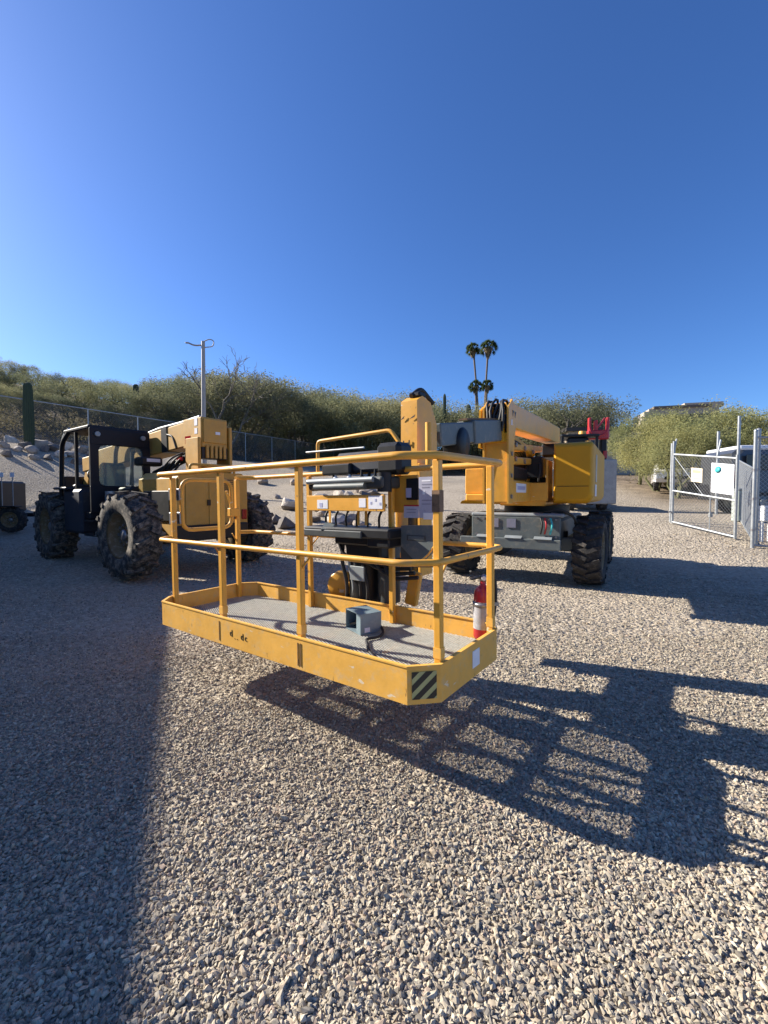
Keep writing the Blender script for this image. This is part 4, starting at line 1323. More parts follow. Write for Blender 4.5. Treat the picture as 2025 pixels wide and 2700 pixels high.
    b.tube([sw + Vector((math.cos(2 * math.pi * i / 20) * .19, math.sin(2 * math.pi * i / 20) * .12, math.sin(2 * math.pi * i / 20) * .14)) for i in range(20)], .016, 6, closed=True)
    b.cyl(sw, sw + Vector((0, .25, -.55)), .03, n=8); b.build('steering_wheel', M_BLACK, cab)
    b = MB(); b.box(((x0 + x1) / 2, y1 - .12, 1.38), (.7, .14, .34), bev=.03); b.build('dashboard', M_BLACK, cab)
    for x in (x0 + .12, x1 - .14):
        b = MB(); b.cyl((x, y0 - .03, zt - .11), (x, y0 - .07, zt - .11), .045, n=14); b.build('work_lamp', M_LGREY, cab)
    b = MB(); b.beam((-.36, y0 + .05, 1.52), (-.30, y0 + .05, 2.26), .05, .02, up=(0, 1, 0)); b.build('window_wiper', M_CABBLK, cab)
    # tank and steps between the left wheels
    b = MB(); b.box((-.98, 2.28, 1.02), (.34, .86, .84), bev=.05); tk = b.build('fuel_tank', M_SEAT, t)
    b = MB(); b.box((-1.02, 2.70, 1.46), (.40, .7, .05), bev=.015); b.build('mudguard', M_SEAT, t)
    b = MB(); b.box((-1.02, 1.48, .60), (.26, .42, .03)); b.box((-1.02, 1.48, .86), (.24, .40, .03)); b.beam((-.9, 1.3, .86), (-.9, 1.3, .55), .03, .03, up=(0, 1, 0)); b.build('step', M_BLACK, t)
    b = MB(); b.cyl((-.86, 1.25, 1.2), (-.86, 1.25, 1.40), .09, n=16); b.build('air_filter', M_GALV, t)
    b = MB(); b.tube(fillet([(-.8, 1.1, .9), (-.92, 1.2, 1.05), (-.9, 1.36, 1.16)], .08, 4), .04, 8); b.build('hydraulic_hose', M_LGREY, t)
    b = MB(); b.box((-.62, .92, 1.12), (.3, .5, .7), bev=.03); b.build('side_box', M_BLACK, t)
    b = MB(); b.box((-.72, .655, 1.28), (.14, .02, .16)); b.build('label', M_STBLUE, t)
    # carriage at the far end
    b = MB(); b.box((.26, 5.5, 1.2), (1.1, .12, 1.2), bev=.02); b.build('fork_carriage', M_BLACK, t)
    for x in (-.1, .62):
        b = MB(); b.box((x, 6.1, .62), (.12, 1.2, .05)); b.build('fork', M_BLACK, t)
    b = MB(); b.beam((.26, 5.1, 2.0), (.26, 5.5, 1.2), .3, .25); b.build('boom_nose', M_TYEL, t)
    return t


telehandler()


# ------------------------------------------------------------------ towable light tower at the left edge
def light_tower():
    X, Y = -10.55, 12.0
    z = zg(X, Y)
    t = thing('light_tower', (X, Y, z), rad(8), 'dark towable light tower trailer at the left edge in shade', 'light tower')
    b = MB(); b.box((-.45, 0, .95), (1.5, 1.1, .86), bev=.05); bd = b.build('body', M_BLACK, t)
    b = MB(); b.box((.305, 0, .95), (.03, 1.0, .78), bev=.01); b.build('body_end_panel', mat('brown_panel', (.07, .05, .035), .6), bd)
    b = MB(); b.box((-.3, -.555, 1.0), (.9, .02, .5), bev=.006); b.build('body_door', M_DGREY, bd)
    b = MB(); b.box((-.55, -.42, 1.78), (.36, .10, .80), bev=.01); b.build('control_panel', M_WHITE, t)
    b = MB(); b.beam((-.42, 0, 1.36), (-.42, 0, 2.7), .12, .12, up=(0, 1, 0)); ms = b.build('mast', M_BLACK, t)
    for dx, z_ in ((.10, 2.25), (-.25, 2.72), (.02, 2.78)):
        b = MB(); b.box((-.42 + dx, -.2, z_), (.34, .22, .26), bev=.05); l = b.build('lamp', M_BLACK, t)
        b = MB(); b.box((-.42 + dx, -.315, z_), (.27, .01, .19)); b.build('lamp_lens', M_LGREY, l)
    wheel(t, (.52, -.42, .345), (0, -1, 0), .345, .22, M_TYRE, M_RIM, nl=14, lug=.008, rim=.6)
    b = MB(); b.box((.1, -.1, .46), (1.9, .10, .10)); b.box((.35, -.5, .70), (.8, .30, .03), bev=.01); b.build('trailer_frame', M_BLACK, t)
    for x in (.36, .62):
        b = MB(); b.cyl((x, -.5, .72), (x, -.5, 1.50), .012, n=6); s = b.build('marker_rod', M_GALV, t)
        b = MB(); b.box((x, -.515, 1.54), (.10, .012, .12)); b.build('marker_plate', M_STICK, s)
    b = MB(); b.box((.85, -.1, .46), (.7, .08, .08)); b.build('tow_bar', M_BLACK, t)
    b = MB(); b.box((1.12, -.1, .60), (.07, .07, .98)); b.box((1.14, -.1, .03), (.26, .2, .05)); b.cyl((1.12, -.1, 1.08), (1.02, -.1, 1.10), .015, n=6); b.build('jack_stand', M_BLACK, t)


light_tower()


# ------------------------------------------------------------------ far machine: forklift with red mast head, behind the lift on the right
def forklift():
    Y = 15.6
    p = at(1575, 1340, Y)
    z = zg(p.x, Y)
    t = thing('forklift', (p.x, Y, z), rad(-8), 'far forklift with a red mast head and grey steel back beyond the boom lift', 'forklift')
    b = MB(); b.box((.0, 0, .98), (.95, .9, 1.55), bev=.03); bk = b.build('counterweight', mat('grey_steel_plate', (.30, .31, .31), .6, .1, .18, 5, (.2, .2, .2), .3), t)
    b = MB(); b.box((-.85, .5, .95), (1.1, 1.6, 1.1), bev=.08); b.build('body', M_BLACK, t)
    for x, y in ((-1.0, -.25), (.1, -.1), (-1.0, 1.4), (.1, 1.4)):
        wheel(t, (x, y, .32), (1 if x > -.5 else -1, 0, 0), .33, .24, M_TYRE, M_RIM, nl=12, lug=.01)
    b = MB(); b.box((.28, .4, 2.1), (.20, .24, 1.2), bev=.03); b.build('mast', M_BLACK, t)
    b = MB(); b.box((-.7, .3, 2.62), (1.3, 1.2, .10), bev=.03); rf = b.build('overhead_guard', M_BLACK, t)
    for x, y in ((-1.28, -.2), (-.12, -.2), (-1.28, .8), (-.12, .8)):
        b = MB(); b.box((x, y, 2.05), (.08, .08, 1.1)); b.build('guard_post', M_BLACK, rf)
    b = MB(); b.box((-.75, -.1, 2.45), (.7, .3, .22), bev=.05); b.build('hood', M_BLACK, t)
    b = MB(); b.cyl((-.55, .0, 2.66), (-.55, .0, 2.80), .14, .12, n=16); b.build('beacon', M_YEL, t)
    b = MB(); b.cyl((-.45, -.3, 2.30), (-.45, -.3, 2.42), .12, .10, n=16); b.build('beacon', M_YEL, t)
    # red head: two uprights, curved cross member, braces
    for x, h in ((-.28, .66), (-.06, .56), (.34, .66)):
        b = MB(); b.box((x + .05, .3, 2.66 + h / 2), (.09, .16, h), bev=.015); b.build('red_upright', M_RED, t)
    pts = [(-.24, .24, 3.0), (-.2, .2, 2.74), (.05, .18, 2.62), (.32, .2, 2.74), (.39, .24, 3.0)]
    b = MB(); b.tube(fillet(pts, .15, 4), .05, 8); b.build('red_hoop', M_RED, t)
    b = MB(); b.box((.06, .3, 2.70), (.74, .24, .34), bev=.04); b.build('red_cross_member', M_RED, t)
    b = MB(); b.beam((-.0, .28, 2.9), (.3, .28, 3.3), .06, .06); b.build('red_brace', M_RED, t)
    b = MB(); b.box((.30, .22, 1.98), (.10, .1, .26)); b.build('red_block', M_RED, t)


forklift()

# ------------------------------------------------------------------ yard gate and chain link on the right
def chain_mesh(b, P0, P1, z0a, z1a, z0b, z1b, pitch=.06, r=.0032):
    """crossing diagonal wires between two posts; z0/z1 at either end"""
    P0, P1 = Vector((P0[0], P0[1])), Vector((P1[0], P1[1]))
    L = (P1 - P0).length
    H = z1a - z0a
    step = pitch * 1.414
    k = int((L + H) / step) + 1
    for sgn in (1, -1):
        for i in range(k):
            s = i * step
            # line from (s,0) going back to (s-H,H)
            a0, h0, a1, h1 = s, 0.0, s - H, H
            if a1 < 0: h1 = H + a1; a1 = 0.0; h1 = s
            if a0 > L: h0 = s - L; a0 = L
            if h1 - h0 < .02: continue
            if sgn < 0: a0, a1 = L - a0, L - a1
            def pt(a, h):
                t = a / L
                q = P0 + (P1 - P0) * t
                zb_ = z0a + (z0b - z0a) * t
                return (q.x, q.y, zb_ + h * ((z1b - z0b) * t + (z1a - z0a) * (1 - t)) / H)
            b.tube([pt(a0, h0), pt(a1, h1)], r, 3, cap=False, smooth=False)


def yard_gate():
    A, B = at(1772, 1384, 11.4), at(1938, 1412, 9.75)
    A.z = zg(A.x, A.y); B.z = zg(B.x, B.y)
    t = thing('chain_link_gate', (0, 0, 0), 0, 'galvanised chain link gate leaf with white and cream signs', 'gate')
    H = 1.80
    za, zb = A.z + .02, B.z + .02
    def P(f, h):
        q = A + (B - A) * f
        return Vector((q.x, q.y, (za + (zb - za) * f) + h))
    r = .026
    for h, nm in ((H, 'top_bar'), (H * .475, 'middle_bar'), (.04, 'bottom_bar')):
        b = MB(); b.cyl(P(0, h), P(1, h), r, n=10); b.build(nm, M_GALV, t)
    b = MB(); b.cyl(P(0, 0.0), P(0, H + .34), r * 1.2, n=10); b.build('gate_stile', M_GALV, t)
    b = MB(); b.cyl(P(1, 0.0), P(1, H + .08), r * 1.2, n=10); b.build('gate_stile', M_GALV, t)
    b = MB(); b.cyl(P(.52, H * .475), P(.02, H * .96), .008, n=6); b.build('brace_wire', M_GALV, t)
    b = MB(); chain_mesh(b, A, B, za + .04, za + H, zb + .04, zb + H); b.build('chain_link', M_GALV, t)
    for f in (0.0, .72):
        b = MB(); q = P(f, H + .04); b.cyl(q, q + Vector((.05, -.02, .36)), .02, n=8); b.build('barb_arm', M_GALV, t)
    n = Vector((-(B - A).y, (B - A).x, 0)).normalized() * -1
    if n.y > 0: n = -n
    def sign(f0, f1, h0, h1, m, name, off=.045, par=t):
        b = MB()
        b.extrude([P(f0, h0) + n * off, P(f1, h0) + n * off, P(f1, h1) + n * off, P(f0, h1) + n * off], n * .004)
        return b.build(name, m, par)
    s = sign(.66, .985, .97, 1.66, M_STICK, 'white_sign')
    q = P(.76, 1.51) + n * .050
    b = MB(); b.lathe([(0, 0), (.075, 0), (.08, .003), (0, .003)], q, n, 20); b.build('teal_logo', M_TEAL, s)
    for h in (1.30, 1.22, 1.14):
        sign(.69, .95, h, h + .02, M_STGREY if False else M_STBLUE, 'sign_print', .0495, s)
    s = sign(.34, .52, 1.16, 1.50, M_CREAM, 'cream_sign')
    sign(.37, .49, 1.38, 1.45, mat('peach_print', (.62, .36, .22), .5), 'sign_print', .0495, s)
    sign(.37, .49, 1.24, 1.26, M_STGREY, 'sign_print', .0495, s)
    # hung drop bolt
    b = MB(); b.cyl(P(.63, .10), P(.63, H * .48), .014, n=8); b.box(P(.64, .42), (.07, .05, .10)); b.build('drop_bolt', M_GALV, t)
    b = MB(); b.cyl(P(0, .30) + Vector((-.10, 0, 0)), P(0, .30), .02, n=8); b.build('latch', M_STEEL, t)

    # gate posts and the fence run on the right
    t2 = thing('chain_link_fence', (0, 0, 0), 0, 'tall galvanised posts and chain link fence at the right edge', 'fence')
    C = at(1983, 1450, 9.1); C.z = zg(C.x, C.y)
    D = C + Vector((2.6, -.9, 0)); D.z = zg(D.x, D.y)
    for q, h, rr in ((C, 2.42, .034), (C + Vector((.16, .12, 0)), 2.44, .042), (D, 2.4, .035)):
        b = MB(); b.cyl((q.x, q.y, zg(q.x, q.y) - .1), (q.x, q.y, zg(q.x, q.y) + h), rr, n=14); p = b.build('post', M_GALV, t2)
        b = MB(); b.lathe([(rr * 1.1, 0), (rr * 1.1, .03), (0, .06)], (q.x, q.y, zg(q.x, q.y) + h), (0, 0, 1), 14); b.build('post_cap', M_GALV, p)
        for hh in (.35, 1.0, 1.6):
            b = MB(); b.cyl((q.x, q.y, zg(q.x, q.y) + hh), (q.x, q.y, zg(q.x, q.y) + hh + .05), rr * 1.18, n=14); b.build('post_band', M_STEEL, p)
    for h in (2.3, .05):
        b = MB(); b.cyl((C.x, C.y, C.z + h), (D.x, D.y, D.z + h), .022, n=8); b.build('rail', M_GALV, t2)
    b = MB(); chain_mesh(b, C, D, C.z + .05, C.z + 2.3, D.z + .05, D.z + 2.3); b.build('chain_link', M_GALV, t2)
    E_ = at(1945, 1250, 12.8)
    E_.z = zg(E_.x, E_.y)
    b = MB(); b.cyl((E_.x, E_.y, E_.z), (E_.x, E_.y, E_.z + 2.9), .04, n=10); b.build('post', M_GALV, t2)
    b = MB(); b.cyl((E_.x, E_.y, E_.z + 1.62), (C.x + .16, C.y + .12, C.z + 1.62), .02, n=8); b.build('rail', M_GALV, t2)
    b = MB(); b.cyl((E_.x, E_.y, E_.z + .06), (C.x + .16, C.y + .12, C.z + .06), .02, n=8); b.build('rail', M_GALV, t2)
    b = MB(); chain_mesh(b, (E_.x, E_.y), (C.x + .16, C.y + .12), E_.z + .06, E_.z + 1.62, C.z + .06, C.z + 1.62); b.build('chain_link', M_GALV, t2)

    # post at the closing side of the gate
    G_ = at(1768, 1384, 11.7); G_.z = zg(G_.x, G_.y)
    b = MB(); b.cyl((G_.x, G_.y, G_.z - .1), (G_.x, G_.y, G_.z + 2.1), .04, n=12)
    tag(b.build('gate_post', M_GALV), 'lone galvanised post at the free end of the gate leaf', 'post')
    q = at(1889, 1330, 13.2); q.z = zg(q.x, q.y)
    b = MB(); b.cyl((q.x, q.y, q.z - .1), (q.x, q.y, q.z + 2.5), .04, n=12)
    tag(b.build('gate_post', M_GALV), 'galvanised post behind the white gate sign', 'post')


yard_gate()


def meter_boxes():
    p = at(2018, 1400, 9.6); p.z = zg(p.x, p.y)
    t = thing('utility_box', (p.x, p.y, p.z), rad(10), 'small white utility box on a post with conduit at the right edge', 'utility box')
    b = MB(); b.box((0, 0, .62), (.30, .18, .34), bev=.015); b.build('box', M_WHITE, t)
    b = MB(); b.box((0, -.093, .62), (.24, .008, .28), bev=.003); b.build('box_door', M_WHITE, t)
    for x in (-.1, .1):
        b = MB(); b.box((x, .0, .23), (.05, .05, .46)); b.build('leg', M_WHITE, t)
    b = MB(); b.tube(fillet([(-.02, 0, .79), (-.02, 0, .88), (-.14, -.05, .93), (-.22, -.06, .90)], .05, 4), .018, 8); b.build('conduit', M_LGREY, t)
    p = at(1948, 1385, 11.8); p.z = zg(p.x, p.y)
    t = thing('electrical_pedestal', (p.x, p.y, p.z), rad(5), 'pale green metal electrical pedestal behind the gate', 'pedestal')
    b = MB(); b.box((0, 0, .42), (.28, .22, .84), bev=.015); b.build('cabinet', mat('pale_green_paint', (.36, .40, .36), .5), t)
    b = MB(); b.box((.0, 0, .86), (.32, .26, .05), bev=.012); b.build('cap', M_LGREY, t)
    b = MB(); b.box((.0, -.113, .45), (.2, .01, .6)); b.build('cabinet_door', M_LGREY, t)


meter_boxes()


def car_shape(b, prof, w, taper=.86, z_taper=.9):
    """lofted car body: side profile (y, z) swept across x with tumblehome"""
    n = len(prof)
    secs = [(-w / 2, .94, 0), (-w / 2 * .9, 1, 1), (w / 2 * .9, 1, 1), (w / 2, .94, 0)]
    vs = []
    zc = .7
    for x, q, _ in secs:
        for y, z in prof:
            xx = x * (1 if z < z_taper else 1 - (z - z_taper) * (1 - taper))
            vs.append((xx, y * (q if q < 1 else 1) , z if q == 1 else zc + (z - zc) * .94))
    fs = []
    for s in range(3):
        for i in range(n):
            j = (i + 1) % n
            fs.append((s * n + i, s * n + j, (s + 1) * n + j, (s + 1) * n + i))
    fs.append(tuple(range(n))[::-1]); fs.append(tuple(range(3 * n, 4 * n)))
    b.add(vs, fs, False)


def vehicles():
    # white roofed grey van seen from its side behind the gate
    p = at(2120, 1330, 13.6)
    z = zg(p.x, p.y)
    t = thing('parked_van', (p.x, p.y, z), rad(-97), 'grey van with a white roof parked behind the gate at the right edge', 'van')
    # local y = length
    prof = [(-2.6, .45), (2.5, .45), (2.62, .62), (2.62, 1.0), (2.35, 1.16), (1.75, 1.25), (1.15, 1.92), (.9, 2.0), (-2.4, 2.0), (-2.58, 1.85)]
    b = MB(); car_shape(b, prof, 1.95); bd = b.build('body', M_VANGREY, t)
    b = MB(); b.box((0, -.72, 2.0), (1.66, 3.4, .16), bev=.06, seg=2); b.build('roof', M_CARW, t)
    for s in (1, -1):
        for y0, y1 in ((-2.3, -1.2), (-1.1, -.05), (.05, .95)):
            b = MB(); b.box((s * .955, (y0 + y1) / 2, 1.56), (.03, y1 - y0, .46), bev=.01); b.build('side_window', M_WIN, t)
        b = MB(); b.box((s * 1.06, 1.05, 1.35), (.16, .10, .2), bev=.03); b.build('wing_mirror', M_BLACK, t)
        for y in (1.75, -1.65):
            wheel(t, (s * .84, y, .36), (s, 0, 0), .36, .24, M_TYRE, M_GALV, nl=20, lug=.004, rim=.62)
        b = MB(); b.box((s * .6, 2.60, .84), (.34, .06, .16), bev=.02); b.build('headlight', M_STICK, t)
        b = MB(); b.box((s * .8, -2.56, 1.1), (.12, .06, .4), bev=.01); b.build('tail_light', M_TAIL, t)
    for s in (1, -1):
        for y in (-1.15, 0.0, 1.0):
            b = MB(); b.box((s * .972, y, 1.12), (.012, .015, 1.1)); b.build('door_seam', M_BLACK, t)
        for y in (-.2, .85):
            b = MB(); b.box((s * .985, y, 1.18), (.03, .16, .04), bev=.01); b.build('door_handle', M_BLACK, t)
        b = MB(); b.box((s * .975, -.3, .62), (.02, 4.2, .10), bev=.008); b.build('sill_trim', M_BLACK, t)
    b = MB(); b.beam((0, 1.80, 1.30), (0, 1.17, 1.92), 1.5, .03, up=(0, .7, .7)); b.build('windscreen', M_WIN, t)
    # white car further back, only its front half clears the gate post
    p = at(1776, 1300, 21.0)
    z = zg(p.x, p.y)
    t = thing('parked_car', (p.x, p.y, z + .02), rad(150), 'white car parked far behind the chain link gate', 'car')
    prof = [(-2.15, .38), (2.1, .38), (2.22, .55), (2.2, .80), (1.2, .98), (.45, 1.42), (-.9, 1.46), (-1.75, 1.08), (-2.2, 1.0)]
    b = MB(); car_shape(b, prof, 1.78, .7, .98); b.build('body', M_CARW, t)
    for s in (1, -1):
        for y0, y1 in ((-.85, -.15), (-.08, .62)):
            b = MB(); b.box((s * .80, (y0 + y1) / 2, 1.20), (.05, y1 - y0, .30), bev=.01); b.build('side_window', M_WIN, t)
        for y in (1.35, -1.35):
            wheel(t, (s * .77, y, .32), (s, 0, 0), .32, .21, M_TYRE, M_GALV, nl=20, lug=.004, rim=.62)
        b = MB(); b.box((s * .58, 2.17, .70), (.30, .08, .14), bev=.02); b.build('headlight', M_STICK, t)
        b = MB(); b.box((s * .62, -2.18, .82), (.28, .05, .14), bev=.02); b.build('tail_light', M_TAIL, t)
    b = MB(); b.beam((0, 1.17, 1.02), (0, .50, 1.42), 1.36, .03, up=(0, .6, .8)); b.build('windscreen', M_WIN, t)
    b = MB(); b.box((0, 2.2, .56), (1.0, .06, .14), bev=.02); b.build('grille', M_BLACK, t)
    b = MB(); b.beam((0, -1.72, 1.12), (0, -.95, 1.44), 1.3, .03, up=(0, -.6, .8)); b.build('rear_window', M_WIN, t)


vehicles()


# ------------------------------------------------------------------ hillside fence
def hill_fence():
    T = Vector((.52, .854, 0))
    t = thing('hillside_fence', (0, 0, 0), 0, 'long chain link fence along the foot of the scrubby hill', 'fence')
    s0, s1, st = -6.0, 34.0, 2.85
    k = int((s1 - s0) / st)
    pts = []
    for i in range(k + 1):
        q = Vector((F0.x, F0.y, 0)) + T * (s0 + i * st)
        q.z = zg(q.x, q.y)
        pts.append(q)
    H = 2.35
    pm = None
    for q in pts:
        b = MB(); b.cyl((0, 0, -.2), (0, 0, H), .032, n=8)
        o = b.build('post', M_GALV, t, loc=q)
    for a_, b_ in zip(pts, pts[1:]):
        b = MB(); b.cyl(a_ + Vector((0, 0, H - .03)), b_ + Vector((0, 0, H - .03)), .032, n=8); b.build('top_rail', M_GALV, t)
        b = MB(); chain_mesh(b, a_, b_, a_.z + .03, a_.z + H, b_.z + .03, b_.z + H, pitch=.075, r=.0026); b.build('chain_link', M_GALV, t)


hill_fence()


# ------------------------------------------------------------------ rocks
def rock_mesh(seed):
    b = bmesh.new()
    bmesh.ops.create_icosphere(b, subdivisions=2, radius=1)
    r = random.Random(seed)
    off = Vector((r.random() * 50, r.random() * 50, r.random() * 50))
    planes = [(Vector((r.gauss(0, 1), r.gauss(0, 1), r.gauss(0, 1))).normalized(), .5 + .28 * r.random()) for _ in range(11)]
    for v in b.verts:
        for n, d in planes:
            e = v.co.dot(n) - d
            if e > 0: v.co -= n * e
        v.co *= 1 + .22 * noise.noise(v.co * 1.6 + off)
    me = bpy.data.meshes.new('boulder')
    b.to_mesh(me)
    b.free()
    return me


ROCKS = {}
for mi, m in enumerate((M_ROCK, M_ROCKD, M_ROCKP)):
    for s in range(3):
        me = rock_mesh(10 * mi + s)
        me.materials.append(m)
        ROCKS[(mi, s)] = me


def boulder(x, y, s, kind, seed, label, group, sq=.75):
    r = random.Random(seed)
    o = bpy.data.objects.new('boulder', ROCKS[(kind, seed % 3)])
    o.location = (x, y, zg(x, y) + s * .28)
    o.rotation_euler = (r.uniform(-.4, .4), r.uniform(-.4, .4), r.uniform(0, 6.28))
    o.scale = (s * r.uniform(.85, 1.25), s * r.uniform(.75, 1.1), s * sq * r.uniform(.8, 1.25))
    COL.objects.link(o)
    return tag(o, label, 'rock', group)


rr = random.Random(3)
T2 = Vector((.52, .854))
names = ['pale', 'grey brown', 'dark']
i = 0
# line of boulders along the top of the bank below the hillside fence
for px, py, Y, s, kind in ((8, 1180, 21.5, .34, 0), (30, 1168, 22, .5, 2), (48, 1190, 21, .28, 0), (62, 1182, 21.6, .40, 1), (80, 1195, 21.2, .42, 0), (100, 1180, 22.2, .50, 0), (118, 1190, 21.8, .36, 1),
                            (134, 1178, 22.3, .34, 0), (150, 1192, 22, .40, 1), (172, 1186, 22.6, .44, 2), (88, 1210, 20.2, .30, 0), (128, 1212, 20.4, .26, 1), (162, 1205, 21, .38, 2), (190, 1205, 21.6, .42, 0),
                            (205, 1222, 21, .30, 1), (225, 1195, 23, .46, 0), (250, 1205, 23, .5, 0), (20, 1200, 20, .3, 1), (275, 1198, 24, .5, 1), (300, 1190, 24.6, .5, 2)):
    p = at(px, py, Y)
    # slide along the sight line until it meets the bank
    best = min((abs(at(px, py, q).z - zg(at(px, py, q).x, q)), q) for q in [12 + .25 * j for j in range(80)])
    q = at(px, py, best[1])
    nm = ('grey brown', 'dark', 'pale')[kind]
    boulder(q.x, q.y, s * .9, kind, i, nm + ' boulder in the row below the hillside fence', 'boulders along the fence foot')
    i += 1
# rubble bank behind the telehandler, seen between its wheel and the basket
for k in range(34):
    px, py = rr.uniform(690, 990), rr.uniform(1268, 1395)
    best = min((abs(at(px, py, q).z - zg(at(px, py, q).x, q)), q) for q in [11 + .3 * j for j in range(90)])
    q = at(px, py, best[1])
    kind = rr.choice((0, 0, 2, 1))
    nm = ('grey brown', 'dark', 'pale')[kind]
    boulder(q.x, q.y, rr.uniform(.16, .42), kind, 100 + k, nm + ' rubble rock on the bank behind the basket', 'rubble on the bank')


# ------------------------------------------------------------------ light pole, saguaros
def light_pole():
    Y = 19.0
    p = at(537, 1100, Y)
    z0 = zg(p.x, Y)
    t = thing('light_pole', (p.x, Y, z0), 0, 'tall thin weathered light pole with two curved arms on top', 'pole')
    h = at(537, 900, Y).z - z0
    b = MB(); b.tube([(0, 0, -.2), (0, 0, h * .5), (.03, 0, h)], [.115, .095, .075], 12); b.build('pole', M_PIPE, t)
    b = MB(); b.tube(fillet([(.03, 0, h - .16), (-.35, 0, h - .18), (-.62, .0, h - .06)], .2, 4), .035, 8); b.build('arm', M_PIPE, t)
    b = MB(); b.tube(fillet([(.03, 0, h - .02), (.3, 0, h + .1), (.50, 0, h + .02), (.46, 0, h - .22), (.1, 0, h - .26)], .16, 4), .022, 8); b.build('arm', M_PIPE, t)
    b = MB(); b.box((-.66, 0, h - .06), (.16, .10, .06), bev=.02); b.build('lamp_head', M_GALV, t)


light_pole()


def saguaro(px, py_base, py_top, Y, r, label, name='saguaro', arm=False):
    x = at(px, py_base, Y).x
    z0 = at(px, py_base, Y).z
    zz = zg(x, Y)
    z1 = at(px, py_top, Y).z
    z0 = zz - .1
    b = MB()
    n = 32
    ts = [0, .15, .3, .45, .6, .75, .88, .94, .965, .985, .996, 1]
    rows = len(ts)
    vs, fs = [], []
    for i in range(rows):
        t = ts[i]
        rad_ = r * (.88 + .2 * math.sin(math.pi * min(1, t * 1.1))) * (1 if t < .94 else math.sqrt(max(0.05, 1 - ((t - .94) / .06) ** 2)))
        for j in range(n):
            w = 2 * math.pi * j / n
            q = rad_ * (1 + .07 * (1 if j % 2 else -1))
            vs.append((q * math.cos(w), q * math.sin(w), (z1 - z0) * t))
    for i in range(rows - 1):
        for j in range(n):
            fs.append((i * n + j, i * n + (j + 1) % n, (i + 1) * n + (j + 1) % n, (i + 1) * n + j))
    fs.append(tuple(range((rows - 1) * n, rows * n)))
    b.add(vs, fs, False)
    o = b.build(name, M_SAG, loc=(x, Y, z0))
    return tag(o, label, 'cactus')


saguaro(77, 1150, 1008, 20.5, .19, 'thick armless saguaro standing in front of the hillside fence on the left')
saguaro(359, 1050, 1013, 46, .28, 'short dark saguaro low on the skyline left of the light pole')
saguaro(1172, 1100, 1038, 42, .16, 'thin dark saguaro on the skyline right of the jib head')
saguaro(1235, 1110, 1066, 40, .24, 'stubby saguaro left of the palms behind the boom')

# ------------------------------------------------------------------ trees
def leaf_cloud(b, centres, radii, per, ls, lw_, r, flat=.8):
    vs, fs = [], []
    for c, R in zip(centres, radii):
        for _ in range(int(per * (.6 + .8 * r.random()))):
            d = Vector((r.gauss(0, 1), r.gauss(0, 1), r.gauss(0, 1) * flat))
            if d.length > 1.75: d *= 1.75 / d.length
            p = c + d * R * .48
            a = Vector((r.gauss(0, 1), r.gauss(0, 1), r.gauss(0, .9))).normalized()
            q = a.orthogonal().normalized()
            q = Matrix.Rotation(r.uniform(0, 6.28), 3, a) @ q
            l, w = ls * r.uniform(.6, 1.4), lw_ * r.uniform(.7, 1.3)
            n = len(vs)
            vs += [p - q * w, p + a * l * .5 - q * w * .4, p + a * l, p + a * l * .5 + q * w]
            fs.append((n, n + 1, n + 2, n + 3))
    b.add(vs, fs)


def limb(b, p0, p1, r0, r1, r, k=5, wig=.08):
    p0, p1 = Vector(p0), Vector(p1)
    L = (p1 - p0).length
    pts = []
    for i in range(k):
        t = i / (k - 1)
        q = p0.lerp(p1, t) + Vector((r.gauss(0, 1), r.gauss(0, 1), r.gauss(0, .6))) * wig * L * math.sin(math.pi * t)
        q.z += .10 * L * math.sin(math.pi * t)
        pts.append(q)
    b.tube(pts, [r0 + (r1 - r0) * i / (k - 1) for i in range(k)], 6, cap=False)
    return pts


def tree_meshes(seed, w, h, leafm, barkm, n_cl=78, per=150, ls=.12, lw_=.032, dense=1.0):
    """a desert tree of unit placement: returns (trunk mesh object, crown mesh object) built once"""
    r = random.Random(seed)
    tb, cb = MB(), MB()
    cents, rads = [], []
    stems = r.randint(3, 5)
    base = Vector((0, 0, -.1))
    forks = []
    for s in range(stems):
        w_ = 2 * math.pi * (s + r.random() * .6) / stems
        e = Vector((math.cos(w_) * w * .26 * r.uniform(.6, 1.1), math.sin(w_) * w * .26 * r.uniform(.6, 1.1), h * r.uniform(.42, .58)))
        limb(tb, base + Vector((math.cos(w_), math.sin(w_), 0)) * .07, e, .105 * h / 5, .06 * h / 5, r)
        forks.append(e)
    for i in range(n_cl):
        # crown: uneven dome, lower rim drooping
        w_ = r.uniform(0, 2 * math.pi)
        el = math.asin(r.uniform(-.62, 1.0))
        lob = 1 + .22 * math.sin(3 * w_ + seed) + .13 * math.sin(5 * w_ + 2 * seed)
        q = r.uniform(.55, 1.0) ** .6
        c = Vector((math.cos(w_) * math.cos(el) * w * .5 * lob * q, math.sin(w_) * math.cos(el) * w * .5 * lob * q, h * .56 + math.sin(el) * h * .40 * q * (1 + .16 * math.sin(2.3 * w_ + seed * 1.3))))
        cents.append(c); rads.append(w * r.uniform(.11, .19))
        if r.random() < .6:
            f = min(forks, key=lambda f_: (f_ - c).length)
            limb(tb, f, c, .035 * h / 5, .008, r, 4)
    leaf_cloud(cb, cents, rads, per * dense, ls, lw_, r)
    # wispy sprays beyond the outline
    sp = [c * 1.0 + Vector((c.x * .12, c.y * .12, r.uniform(.05, .35))) for c in cents if c.z > h * .6 and r.random() < .5]
    leaf_cloud(cb, sp, [w * .05] * len(sp), per * .35, ls * .9, lw_ * .7, r, 1.3)
    return tb, cb


